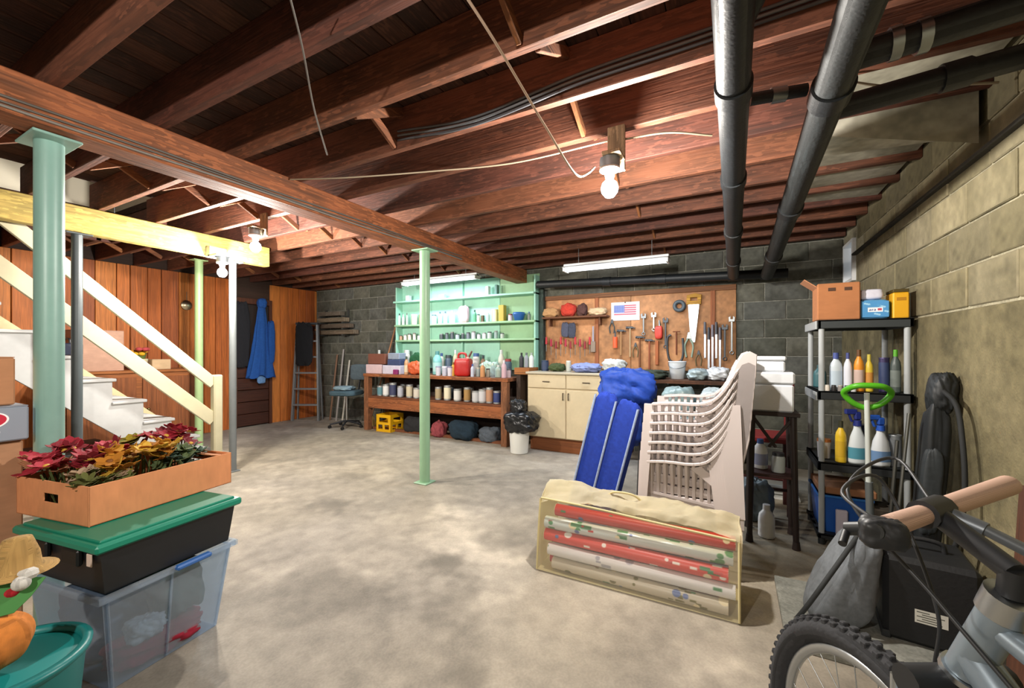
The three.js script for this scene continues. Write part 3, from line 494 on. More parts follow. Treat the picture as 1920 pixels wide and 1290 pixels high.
{
  const o = thing('gift_wrap_bag', 'yellowed plastic zip bag holding gift wrap rolls on the floor', 'storage bag', [-0.49, 2.36, 0], 0);
  const film = mt(0xece4c6, { rough: 0.4, transmission: 0.6, ior: 1.1, thickness: 0 }), seam = mt(0xd8cb98, { rough: 0.6, transmission: 0.25, thickness: 0 });
  // wrinkled sheet top and sides: a curved shell with a sagging roof and a clear front
  const prof = s => { const k = s * 0.04; return [[-0.15, 0.008], [-0.165, 0.12], [-0.155 + k, 0.30], [-0.11, 0.43], [-0.03, 0.455], [0.05, 0.44], [0.105, 0.40]]; };
  const nx = 60, np = 24, pos = [], idx = [], C = new THREE.CatmullRomCurve3(prof(0).map(p => V(0, p[1], p[0])));
  for (let i = 0; i <= nx; i++) for (let j = 0; j <= np; j++) {
    const x = -0.52 + 1.04 * i / nx, c = C.getPoint(j / np), e = Math.pow(Math.abs(x) / 0.52, 4);
    const wr = (fb(x * 9, j * 0.4, 3, 4) - 0.5) * 0.085, tilt = 0.07 * -x;
    pos.push(x, Math.max(0.006, c.y * (1 + tilt) - 0.03 * e * (j / np) + wr * Math.min(1, j / 4)), c.z + wr * 0.6);
    if (i < nx && j < np) { const a = i * (np + 1) + j, b = a + np + 1; idx.push(a, b, a + 1, b, b + 1, a + 1); }
  }
  const sh = new THREE.BufferGeometry(); sh.setAttribute('position', new THREE.Float32BufferAttribute(pos, 3)); sh.setIndex(idx); sh.computeVertexNormals(); sh.setAttribute('uv', new THREE.Float32BufferAttribute(new Float32Array(pos.length / 3 * 2), 2));
  mesh('back_and_top', [sh], film, o);
  const end = s => { const out = []; for (let j = 0; j <= 16; j++) { const c = C.getPoint(j / 16); out.push([-c.z, Math.max(0.006, c.y * (1 + 0.07 * -s * 0.5) - 0.03 * j / 16)]); } out.push([-0.145, 0.18], [-0.165, 0.008]); const g = ext(out, 0.004, 0.0008); g.rotateY(Math.PI / 2); const p = g.attributes.position; for (let i = 0; i < p.count; i++) p.setX(i, p.getX(i) + (fb(p.getY(i) * 9, p.getZ(i) * 9, s, 3) - 0.5) * 0.03); g.translate(s * 0.52, 0, 0); return g; };
  for (const s of [-1, 1]) mesh('end_panel', [end(s)], film, o);
  mesh('bottom', [bx(1.04, 0.004, 0.32, 0, 0.004, 0.0, 0.001)], seam, o);
  mesh('front_window', [hexa([V(-0.51, 0.006, 0.168), V(0.51, 0.006, 0.168), V(0.51, 0.006, 0.170), V(-0.51, 0.006, 0.170), V(-0.51, 0.405, 0.112), V(0.51, 0.365, 0.112), V(0.51, 0.365, 0.114), V(-0.51, 0.405, 0.114)])], mt(0xffffff, { rough: 0.08, transmission: 0.97, thickness: 0 }), o);
  mesh('zipper', [tube([V(-0.51, 0.405, 0.114), V(-0.2, 0.40, 0.115), V(0.1, 0.385, 0.115), V(0.5, 0.365, 0.114)], 0.006, 40, 6), tube([V(-0.515, 0.01, 0.165), V(-0.515, 0.2, 0.145), V(-0.515, 0.40, 0.114)], 0.006, 12, 6), tube([V(0.515, 0.01, 0.165), V(0.515, 0.2, 0.145), V(0.515, 0.36, 0.114)], 0.006, 12, 6)], seam, o);
  mesh('handle', [tube([V(-0.14, 0.45, 0.0), V(-0.10, 0.475, 0.02), V(0.0, 0.475, 0.02), V(0.04, 0.445, 0.0)], 0.006, 20, 6)], seam, o);
  const names = ['glossy red', 'white speckled', 'crimson and gold', 'pale green leaf print', 'silver-grey and gold', 'bright red', 'plain white', 'tan holly print'];
  const spots = [[7, -0.1, 0.045, 0.02], [6, 0.0, 0.115, 0.02], [5, -0.06, 0.185, 0.02], [1, -0.18, 0.215, 0.03], [3, 0.06, 0.255, 0.01], [0, 0.08, 0.315, 0.0], [2, -0.26, 0.145, 0.0], [4, -0.33, 0.31, 0.0]];
  const place = [[7, 0.045, 0.118], [6, 0.117, 0.108], [2, 0.045, 0.04], [5, 0.189, 0.094], [1, 0.12, 0.03], [3, 0.259, 0.078], [4, 0.2, 0.015], [0, 0.325, 0.045]];
  place.forEach(([k, y, z], i) => {
    const L = [0.9, 0.96, 0.9, 0.96, 0.92, 0.98, 0.9, 0.94][i], x = [0.02, 0.02, -0.02, -0.01, 0, 0.0, 0.02, 0.03][i], g = new THREE.CylinderGeometry(0.034, 0.034, L, 24, 1, true); const uv = g.attributes.uv; for (let n = 0; n < uv.count; n++) uv.setXY(n, uv.getY(n) * 1, uv.getX(n)); g.rotateZ(Math.PI / 2);
    const r = thing('wrapping_paper_roll', names[k] + ' wrapping paper roll in the plastic zip bag', 'gift wrap', [-0.49 + x, 2.36 - z, y], 0.015 * (i % 3 - 1), 'gift wrap rolls in the zip bag');
    mesh('paper', [g], mt(0xffffff, { rough: 0.4, map: wraps[k] }), r, true);
    for (const s of [-1, 1]) mesh('end_disc', [cy(0.034, 0.034, 0.003, 0, 0, 0).rotateZ(Math.PI / 2).translate(s * L / 2, 0, 0)], mt(0xc9b79a), r);
  });
}
{ // stack of resin garden chairs: facing left (-X), backs to the right
  const m = mt(0xc6bcba, { rough: 0.45 });
  const mk = (name, label) => {
    const o = thing(name, label, 'chair', [0, 0, 0], 0, 'stacked resin garden chairs');
    // arm profile in local X (front is -X), same outline on both sides: arm, sweeping up to the back
    for (const s of [-1, 1]) {
      const z = s * 0.25;
      const arm = [V(-0.27, 0.60, z), V(-0.15, 0.612, z), V(-0.02, 0.612, z), V(0.06, 0.635, z), V(0.12, 0.70, z * 0.99), V(0.165, 0.79, z * 0.95), V(0.20, 0.86, z * 0.85)];
      const cur = new THREE.CatmullRomCurve3(arm), g = []; const N = 14; for (let i = 0; i < N; i++) { const a = cur.getPoint(i / N), b = cur.getPoint((i + 1) / N); g.push(bar(a, b.clone().lerp(a, -0.06), 0.016, 0.055, V(0, 1, 0.0001))); }
      mesh('armrest', g, m, o);
      for (let k = 0; k < 9; k++) { const x = -0.25 + k * 0.04; mesh('side_slat', [bar(V(x, 0.385, s * 0.21), V(x, 0.605, s * 0.25), 0.011, 0.019, V(0, 0, s))], m, o); }
      mesh('wing', [ext([[-0.03, 0.585], [0.05, 0.61], [0.11, 0.68], [0.15, 0.77], [0.18, 0.85], [0.21, 0.905], [0.245, 0.92], [0.28, 0.90], [0.275, 0.78], [0.245, 0.64], [0.205, 0.50], [0.08, 0.50]], 0.012, 0.003).translate(0, 0, z * 0.985)], m, o);
      mesh('side_rail', [bx(0.40, 0.05, 0.014, -0.09, 0.375, s * 0.207, 0.004)], m, o);
      // legs: tapered shells, splayed
      const leg = (x0, x1, w0, w1, h) => hexa([V(x1 - w1 / 2, 0, z * 1.1 - 0.012), V(x1 + w1 / 2, 0, z * 1.1 - 0.012), V(x1 + w1 / 2, 0, z * 1.1 + 0.012), V(x1 - w1 / 2, 0, z * 1.1 + 0.012), V(x0 - w0 / 2, h, z - 0.012), V(x0 + w0 / 2, h, z - 0.012), V(x0 + w0 / 2, h, z + 0.012), V(x0 - w0 / 2, h, z + 0.012)]);
      mesh('front_leg', [leg(-0.285, -0.315, 0.06, 0.035, 0.6)], m, o);
      mesh('rear_leg', [leg(0.135, 0.185, 0.13, 0.075, 0.62)], m, o);
    }
    mesh('seat', [hexa([V(-0.29, 0.40, -0.22), V(0.15, 0.36, -0.22), V(0.15, 0.36, 0.22), V(-0.29, 0.40, 0.22), V(-0.29, 0.415, -0.22), V(0.15, 0.375, -0.22), V(0.15, 0.375, 0.22), V(-0.29, 0.415, 0.22)])], m, o);
    // back: rounded panel with slots
    const out = []; for (let i = 0; i <= 12; i++) { const a = i / 12 * Math.PI; out.push([Math.cos(a) * 0.215, 0.47 + Math.pow(Math.sin(a), 0.6) * 0.07]); } out.push([-0.235, 0.0], [0.235, 0.0]);
    const slots = []; for (let k = 0; k < 7; k++) { const x = -0.15 + k * 0.05; slots.push([[x - 0.009, 0.08], [x + 0.009, 0.08], [x + 0.009, 0.44], [x - 0.009, 0.44]]); }
    const bk = ext(out, 0.016, 0.003, slots); bk.rotateY(-Math.PI / 2); bk.rotateZ(-0.24); bk.translate(0.115, 0.38, 0);
    mesh('backrest', [bk], m, o); return o;
  };
  const first = mk('garden_chair', 'pale pink-white resin chair at the bottom of the stack');
  const place = (o, i) => { o.position.copy(W(-0.195 + i * 0.005, 2.88, i * 0.058)); };
  place(first, 0);
  const lab = ['second from the bottom', 'third from the bottom', 'fourth from the bottom', 'third from the top', 'second from the top', 'at the top'];
  for (let i = 1; i < 7; i++) { const c = first.clone(); c.name = numbered('garden_chair'); scene.add(c); c.userData = { label: 'pale resin garden chair ' + lab[i - 1] + ' of the stack', category: 'chair', group: 'stacked resin garden chairs' }; place(c, i); }
}
{ // blue striped cushion leaning on the chairs, blue bundle behind it
  const o = thing('lounger_cushion', 'long royal blue cushion with white piping leaning on the chairs', 'cushion', [-0.90, 2.74, 0.0], -0.2);
  const L = 1.0, blue = cloth(0x1d3fae), white = cloth(0xa9bce0), lean = new THREE.Matrix4().makeRotationZ(-0.26);
  for (let k = 0; k < 2; k++) { const g = lump(0.16, L, 0.07, k + 2, 0.12, 6, 7, 18); g.translate(-0.08 + k * 0.16, 0, 0); g.applyMatrix4(lean); mesh('pad', [g], blue, o); }
  for (const x of [-0.15, 0, 0.15]) { const g = tube([V(x, 0.02, 0.035), V(x, L * 0.5, 0.04), V(x, L - 0.02, 0.035)], 0.008, 30, 8); g.applyMatrix4(lean); mesh('piping', [g], white, o); }
  const b = thing('folded_lounge_chair', 'folded blue canvas lounge chair bundle behind the striped cushion', 'folding chair', [-0.76, 3.33, 0], 0.2), bm = mt(0x1648b4, { rough: 0.7, map: T.cloth });
  mesh('canvas_top', [lump(0.40, 0.26, 0.34, 8, 0.6, 8, 4).translate(0.02, 0.86, 0)], bm, b);
  mesh('canvas_body', [lump(0.36, 0.40, 0.26, 9, 0.5, 8, 4).translate(-0.03, 0.52, 0)], mt(0x153f9c, { rough: 0.75, map: T.cloth }), b);
  mesh('canvas_pocket', [lump(0.1, 0.16, 0.2, 10, 0.25, 6, 4).translate(-0.2, 0.58, 0.03)], mt(0x16336f, { rough: 0.75, map: T.cloth }), b);
  for (const x of [-0.12, 0.12]) for (const z of [-0.08, 0.08]) mesh('leg_tube', [rod(V(x * 0.8, 0, z), V(x, 0.6, z), 0.011)], metal(0x50545a, 0.4), b);
}
{ // white foam coolers on a dark stand, red chair behind
  const s = thing('plant_stand', 'dark brown wooden stand holding the white foam boxes', 'stand', [0.225, 3.33, 0]), dm = wood(0x2e1d18, 0.5);
  mesh('top', [bx(0.3, 0.025, 0.3, 0, 0.858, 0)], dm, s); mesh('shelf', [bx(0.26, 0.02, 0.26, 0, 0.45, 0)], wood(0x4a2420, 0.5), s);
  for (const x of [-1, 1]) for (const z of [-1, 1]) mesh('leg', [rod(V(x * 0.13, 0.0, z * 0.13), V(x * 0.115, 0.845, z * 0.115), 0.017, 0.021), cy(0.024, 0.019, 0.05, x * 0.1305, 0, z * 0.1305)], dm, s);
  mesh('brace', [bar(V(-0.115, 0.84, 0.12), V(0.02, 0.64, 0.122), 0.02, 0.012), bar(V(0.115, 0.84, 0.12), V(-0.02, 0.64, 0.122), 0.02, 0.012)], dm, s);
  mesh('back_post', [bx(0.014, 0.14, 0.014, -0.135, 0.92, 0.13)], dm, s);
  const foam = mt(0xdfe3e8, { rough: 0.85, bumpMap: T.gritB, bumpScale: 0.0005 });
  const box = (l, w, h, d, x, dd, y) => { const o = thing('foam_box', l, 'box', [x, dd, y]); mesh('body', [bx(w - 0.012, h * 0.68, d - 0.012, 0, h * 0.34, 0, 0.01)], foam, o); mesh('lid', [bx(w, h * 0.32 - 0.003, d, 0, h * 0.84 + 0.0015, 0, 0.012)], foam, o); };
  box('large white foam box with lid on the dark stand', 0.25, 0.26, 0.25, 0.225, 3.32, 0.872); box('small white foam box on top of the large foam box', 0.2, 0.1, 0.2, 0.205, 3.32, 1.134);
  vessel('jug', 'plastic_jug', 'white plastic jug on the lower shelf of the dark stand', 'jug', [0.165, 3.35, 0.461], 0.045, 0.2, 0xdcdfe2, 0x3a5a9a, 0x9aa2c0);
  vessel('jar', 'glass_jar', 'clear jar with dark lid on the lower shelf of the dark stand', 'jar', [0.265, 3.29, 0.461], 0.04, 0.13, 0xb8c0be, 0x2a2c30, null);
  vessel('jug', 'plastic_jug', 'white jug standing on the floor under the dark stand', 'jug', [0.2, 3.33, 0], 0.05, 0.22, 0xd6d9dc, 0xcfd2d6, null);
  const c = thing('red_chair', 'dark red wooden chair behind the stand and foam boxes', 'chair', [0.2, 3.95, 0], 0), rm = mt(0x86201f, { rough: 0.5, map: T.cloth });
  mesh('seat', [bx(0.42, 0.045, 0.36, 0, 0.58, 0, 0.012)], rm, c);
  mesh('backrest', [bx(0.04, 0.42, 0.32, 0.19, 0.82, 0, 0.012)], rm, c);
  for (const x of [-0.18, 0.18]) for (const z of [-0.15, 0.15]) mesh('leg', [bx(0.035, 0.56, 0.035, x, 0.28, z)], mt(0x3a1512, { rough: 0.5 }), c);
  for (const z of [0.15, -0.15]) mesh('stretcher', [bx(0.36, 0.02, 0.02, 0, 0.2, z)], mt(0x3a1512, { rough: 0.5 }), c);
  const pb = mesh('plastic_bag', [lump(0.22, 0.3, 0.2, 21, 0.5, 6, 3)], mt(0x6d7c82, { rough: 0.4 })); pb.position.copy(W(0.15, 3.63, 0.0)); tag(pb, 'grey-green plastic bag on the floor beside the shelf unit', 'bag');
  tag(mesh('white_board', [rb(0.06, 0.5, 0.0, 0.018, 4.2, 4.6)], mt(0xcfcfca, { rough: 0.6 })), 'flat white board on the floor behind the red chair', 'board');
}

// ---------------------------------------------------------------- plastic shelf unit and what stands on it
const SH = { x0: 0.49, x1: 0.965, d0: 3.36, d1: 3.84, y: [0.03, 0.50, 0.965, 1.43] };
{
  const o = thing('shelf_unit', 'four tier plastic shelving with grey legs and black shelves by the block wall', 'shelf', [(SH.x0 + SH.x1) / 2, (SH.d0 + SH.d1) / 2, 0]), w = SH.x1 - SH.x0, d = SH.d1 - SH.d0, bk = plastic(0x202325, 0.55), gl = plastic(0xa3a8aa, 0.45);
  SH.y.forEach((y, i) => { const lip = i ? 0.055 : 0.03; mesh('shelf_board', [bx(w, 0.012, d, 0, y + 0.036, 0), bx(w, lip, 0.02, 0, y + 0.042 - lip / 2, d / 2 - 0.01), bx(w, lip, 0.02, 0, y + 0.042 - lip / 2, -d / 2 + 0.01), bx(0.02, lip, d, w / 2 - 0.01, y + 0.042 - lip / 2, 0), bx(0.02, lip, d, -w / 2 + 0.01, y + 0.042 - lip / 2, 0)], i === 3 ? plastic(0x33383a, 0.55) : bk, o); });
  for (const x of [-1, 1]) for (const z of [-1, 1]) {
    mesh('leg', [0, 1, 2].map(i => { const a = SH.y[i] + 0.043, b = SH.y[i + 1] - 0.014; return cy(0.017, 0.017, b - a, x * (w / 2 - 0.024), a, z * (d / 2 - 0.024), 16); }), gl, o);
    mesh('foot', [cy(0.02, 0.02, 0.04, x * (w / 2 - 0.024), 0, z * (d / 2 - 0.024), 16)], bk, o);
  }
  for (const y of [1.44, 0.97]) mesh('corner_bracket', [bx(0.012, 0.055, d * 0.96, -w / 2 - 0.005, y, 0)], gl, o);
  const t = 1.473, F = SH.d0;
  const cb = carton('cardboard_box', 'orange-brown cardboard box with hand holes on top of the shelf unit', [0.605, 3.49, t], 0, 0.225, 0.245, 0.2, 0xb5774c, { flaps: false });
  for (const x of [-0.035, 0.05]) mesh('hand_hole', [bx(0.04, 0.022, 0.003, x, 0.2, 0.1005, 0.001)], mt(0x4a2f1e), cb);
  mesh('open_flap', [bx(0.005, 0.1, 0.19, -0.145, 0.245, 0, 0.001, 0, 0.9)], card(0xc08660), cb);
  const wp = canvasTex(192, 160, (g, w, h) => { g.fillStyle = '#4f96cf'; g.fillRect(0, 0, w, h); g.fillStyle = '#9fd0ee'; for (let i = 0; i < 14; i++) { g.beginPath(); g.arc(20 + i * 37 % 170, 20 + i * 53 % 130, 10, 0, 7); g.fill(); } g.fillStyle = '#eef4fa'; g.fillRect(40, 62, 110, 46); g.fillStyle = '#2a3f86'; g.font = 'bold 34px sans-serif'; g.fillText('ara', 48, 97); g.fillStyle = '#c2485a'; g.fillRect(112, 72, 30, 22); });
  const wk = thing('paper_towel_pack', 'blue printed plastic pack on top of the shelf beside the box', 'package', [0.795, 3.49, t]);
  mesh('wrap', [lump(0.155, 0.125, 0.16, 31, 0.08, 4, 6)], plastic(0x5a9fd2, 0.35), wk); decal('print', 0.13, 0.1, 0, 0.062, 0.0815, wp, wk);
  const wk2 = mesh('napkin_pack', [lump(0.12, 0.07, 0.14, 32, 0.12, 4, 5)], plastic(0xdcdcec, 0.4)); wk2.position.copy(W(0.785, 3.5, t + 0.126)); tag(wk2, 'small white plastic pack on top of the blue pack', 'package');
  const yb = carton('yellow_box', 'bright yellow box with dark lid at the shelf top right end', [0.918, 3.48, t], 0, 0.078, 0.165, 0.15, 0, { m: mt(0xe3a81c, { rough: 0.5 }), flaps: false });
  mesh('lid', [bx(0.075, 0.02, 0.147, 0, 0.172, 0)], mt(0x4a3c10), yb); mesh('print', [bx(0.045, 0.02, 0.002, 0, 0.12, 0.0755, 0.0005)], mt(0xb47c10), yb);
  // third tier up
  const y2 = SH.y[2] + 0.043, g2 = 'bottles on the upper shelf tier';
  vessel('bottle', 'lotion_bottle', 'wide white bottle with blue cap leftmost on the upper tier', 'bottle', [0.60, 3.44, y2], 0.036, 0.25, 0xd2dde6, 0x3d4d8e, 0xbfd0de, g2, 0.7);
  vessel('bottle', 'lotion_bottle', 'slim white bottle with blue cap right of the wide white one', 'bottle', [0.66, 3.43, y2], 0.022, 0.25, 0xdfe3ee, 0x47508c, null, g2);
  vessel('bottle', 'cleaner_bottle', 'tall orange bottle with pale label on the upper tier', 'bottle', [0.715, 3.42, y2], 0.026, 0.27, 0xd98a24, 0x5e3a14, 0xc9b0a4, g2);
  vessel('bottle', 'cleaner_bottle', 'yellow and orange bottle beside the tall orange bottle', 'bottle', [0.768, 3.43, y2], 0.022, 0.24, 0xd8bc3a, 0xc9b84a, 0xc78a3c, g2);
  vessel('can', 'spray_can', 'dark purple spray can on the upper tier', 'can', [0.845, 3.44, y2], 0.027, 0.22, 0x3a3458, 0, 0x2c3a60, g2);
  vessel('bottle', 'cleaner_bottle', 'dark bottle with bright green cap on the upper tier', 'bottle', [0.895, 3.42, y2], 0.026, 0.27, 0x46504e, 0x4f9a1e, 0x6b7470, g2);
  for (let i = 0; i < 5; i++) vessel('jar', 'small_jar', ['small white jar leftmost of five in front on the upper tier', 'small dark jar second of five in front on the upper tier', 'small grey jar in the middle of five on the upper tier', 'small black jar fourth of five in front on the upper tier', 'small pale jar rightmost of five in front on the upper tier'][i], 'jar', [0.545 + i * 0.034, 3.385, y2], 0.014, 0.04, [0xd8d0c4, 0x2c2a2c, 0x8f8a86, 0x22252a, 0xcfd2d4][i], [0xcfcac0, 0x3a3a3c, 0xbab4ac, 0x5a5a5e, 0xe2e2e2][i], null, 'small jars on the upper tier');
  vessel('jug', 'teal_jug', 'small teal jug behind the left legs on the upper tier', 'jug', [0.555, 3.72, y2], 0.04, 0.16, 0x2c5a60, 0x24484e, null, g2);
  // second tier up
  const y1 = SH.y[1] + 0.043, g1 = 'bottles on the middle shelf tier';
  vessel('bottle', 'cleaner_bottle', 'yellow bottle with dark cap on the middle tier', 'bottle', [0.62, 3.41, y1], 0.03, 0.27, 0xd9b428, 0x30301c, 0xc9a222, g1);
  vessel('spray', 'spray_bottle', 'white spray bottle with navy trigger and teal label on the middle tier', 'bottle', [0.705, 3.41, y1], 0.05, 0.36, 0xd9e2e6, 0x1f2c78, 0x4f94a8, g1, 0.7);
  vessel('spray', 'spray_bottle', 'white spray bottle with bright blue trigger behind the green handled pole', 'bottle', [0.82, 3.41, y1], 0.052, 0.33, 0xdfe5ea, 0x2456b8, 0x6d90bc, g1, 0.7);
  vessel('tub', 'food_tub', 'stacked white tub with orange rim on the middle tier', 'tub', [0.545, 3.5, y1], 0.04, 0.13, 0xcfcaca, 0xb06a34, null, g1);
  vessel('can', 'spray_can', 'dark navy can behind the spray bottles on the middle tier', 'can', [0.76, 3.52, y1], 0.032, 0.24, 0x26304a, 0, 0x1c2438, g1);
  vessel('can', 'spray_can', 'grey metal can at the right of the middle tier', 'can', [0.90, 3.45, y1], 0.034, 0.2, 0x8a8f92, 0, 0x6c7074, g1);
  // bottom tier
  const y0 = SH.y[0] + 0.043;
  const bin = thing('blue_bin', 'open blue plastic bin on the bottom shelf tier', 'bin', [0.64, 3.58, y0]);
  const q = (sx, sz, k, i) => V(sx * ((k ? 0.28 : 0.24) / 2 - i), k ? 0.24 : 0.003, sz * ((k ? 0.36 : 0.32) / 2 - i)), cs = [[-1, -1], [1, -1], [1, 1], [-1, 1]];
  mesh('bin_wall', cs.map((a, n) => { const b = cs[(n + 1) % 4]; return hexa([q(...a, 0, 0), q(...b, 0, 0), q(...b, 0, 0.005), q(...a, 0, 0.005), q(...a, 1, 0), q(...b, 1, 0), q(...b, 1, 0.005), q(...a, 1, 0.005)]); }), plastic(0x1d55a8, 0.4), bin); mesh('bin_floor', [bx(0.24, 0.006, 0.32, 0, 0.003, 0)], plastic(0x1d55a8, 0.4), bin);
  mesh('rim', [bx(0.295, 0.015, 0.012, 0, 0.24, 0.183), bx(0.295, 0.015, 0.012, 0, 0.24, -0.183), bx(0.012, 0.015, 0.366, 0.143, 0.24, 0), bx(0.012, 0.015, 0.366, -0.143, 0.24, 0)], plastic(0x2a6cb8, 0.4), bin);
  carton('cardboard_piece', 'flattened brown cardboard lying across the blue bin', [0.655, 3.58, 0.325], 0, 0.3, 0.05, 0.34, 0x9a6a48, { flaps: false });
  carton('white_box', 'tall narrow white box at the front of the bottom shelf tier', [0.62, 3.385, y0], 0, 0.062, 0.17, 0.03, 0, { m: mt(0xc9c3d2, { rough: 0.6 }), flaps: false });
  carton('brown_box', 'small brown box on the bottom tier behind the white box', [0.86, 3.5, y0], 0, 0.14, 0.2, 0.2, 0x4a4238, { flaps: false });
}
// ---------------------------------------------------------------- right foreground: green-handled pole, black bags, case, bicycle
{
  const o = thing('grass_trimmer', 'upright tool with white shaft and bright green loop handle', 'garden tool', [0.655, 2.90, 0]);
  mesh('shaft', [rod(V(0, 0.02, 0), V(-0.015, 1.04, 0), 0.0125)], plastic(0xc9d0cc, 0.35), o);
  mesh('sleeve', [rod(V(0.0, 0.34, 0), V(-0.006, 0.56, 0), 0.018)], metal(0x7f8688, 0.4, 0.6), o);
  mesh('loop_handle', [tube([V(-0.1, 0.02, 0), V(-0.06, 0.06, 0.05), V(0.0, 0.066, 0.06), V(0.06, 0.06, 0.05), V(0.1, 0.02, 0), V(0.06, -0.035, -0.01), V(0, -0.06, -0.015), V(-0.06, -0.035, -0.01)].map(p => p.add(V(-0.014, 1.02, 0))), 0.0155, 60, 12, true)], plastic(0x4fa81c, 0.4), o);
  mesh('trimmer_head', [lathe([[0.0001, 0], [0.05, 0], [0.055, 0.02], [0.03, 0.05], [0.016, 0.09]], 20)], plastic(0x2b2e30), o);
  const b = thing('golf_bag', 'tall black bag with strap leaning on the parged wall', 'bag', [0.84, 2.86, 0], 0), bm = mt(0x23272a, { rough: 0.55, map: T.cloth });
  const tilt = g => g.rotateZ(-0.07);
  mesh('body', [tilt(lump(0.10, 1.0, 0.12, 41, 0.2, 6, 5))], bm, b); mesh('hood', [tilt(lump(0.10, 0.2, 0.12, 42, 0.45, 7, 3).translate(0.01, 0.96, 0))], bm, b);
  mesh('pocket', [tilt(lump(0.075, 0.42, 0.05, 43, 0.2, 6, 5).translate(-0.02, 0.36, 0.07))], mt(0x3a4044, { rough: 0.6, map: T.cloth }), b);
  mesh('strap', [tube([V(0.07, 1.08, 0.04), V(0.09, 1.02, 0.13), V(0.09, 0.85, 0.2), V(0.085, 0.6, 0.23), V(0.06, 0.35, 0.2), V(0.02, 0.22, 0.09)], 0.011, 40, 8)], mt(0x1d1f20, { rough: 0.8 }), b);
  mesh('pole', [rod(V(-0.13, 0.02, 0.06), V(-0.045, 0.95, 0.02), 0.008), rod(V(-0.12, 0.02, -0.06), V(-0.08, 0.8, -0.02), 0.009)], metal(0x8f9290, 0.4), b);
  tag(mesh('floor_board', [rb(0.2, 0.86, 0, 0.03, 2.12, 2.72, 0.004)], mt(0xa9aaa0, { rough: 0.8, map: T.grit })), 'pale grey board on the floor under the black case', 'board');
  const c = thing('black_case', 'black hard case with white label on the pale board', 'case', [0.74, 2.48, 0.031], -0.12), cm = mt(0x15171a, { rough: 0.6, bumpMap: T.gritB, bumpScale: 0.0006 });
  mesh('body', [bx(0.3, 0.36, 0.3, 0, 0.18, 0, 0.02)], cm, c); mesh('handle', [tube([V(-0.07, 0.36, 0), V(-0.06, 0.395, 0), V(0.06, 0.395, 0), V(0.07, 0.36, 0)], 0.01, 20, 8)], cm, c);
  mesh('corner_guard', [bx(0.03, 0.03, 0.308, -0.14, 0.02, 0), bx(0.03, 0.03, 0.308, 0.14, 0.02, 0)], plastic(0x26292c), c);
  const lt = canvasTex(128, 72, (g, w, h) => { g.fillStyle = '#d9d9d0'; g.fillRect(0, 0, w, h); g.fillStyle = '#55584f'; for (let i = 0; i < 5; i++) g.fillRect(8 + (i % 2) * 20, 10 + i * 12, 50 + (i * 37) % 50, 5); });
  decal('label', 0.1, 0.055, 0.0, 0.13, 0.1508, lt, c);
  const s = thing('grey_duffel', 'grey fabric bag slumped against the black case', 'bag', [0.40, 2.42, 0.031], 0.15), gm = cloth(0x7a8086);
  const gb = lump(0.26, 0.42, 0.24, 51, 0.25, 5, 4); { const p = gb.attributes.position; for (let i = 0; i < p.count; i++) { const k = p.getY(i) / 0.42; p.setX(i, p.getX(i) * (1 - 0.6 * k) + 0.13 * k); } gb.computeVertexNormals(); }
  mesh('body', [gb], gm, s); mesh('strap', [tube([V(0.1, 0.42, 0.04), V(-0.02, 0.3, 0.14), V(-0.13, 0.1, 0.14), V(-0.16, 0.012, 0.1)], 0.01, 30, 8)], mt(0x2b2e30, { rough: 0.8 }), s); mesh('buckle', [bx(0.05, 0.02, 0.03, -0.15, 0.015, 0.12)], metal(0xb8bcc0), s);
  tag(mesh('wood_panel', [bx(0.03, 0.78, 0.5, 0, 0.39, 0, 0.004).rotateZ(-0.05).translate(0.9, 0.0, -1.97)], wood(0x5c3520)), 'brown wooden panel leaning on the right wall behind the bicycle', 'panel');
}
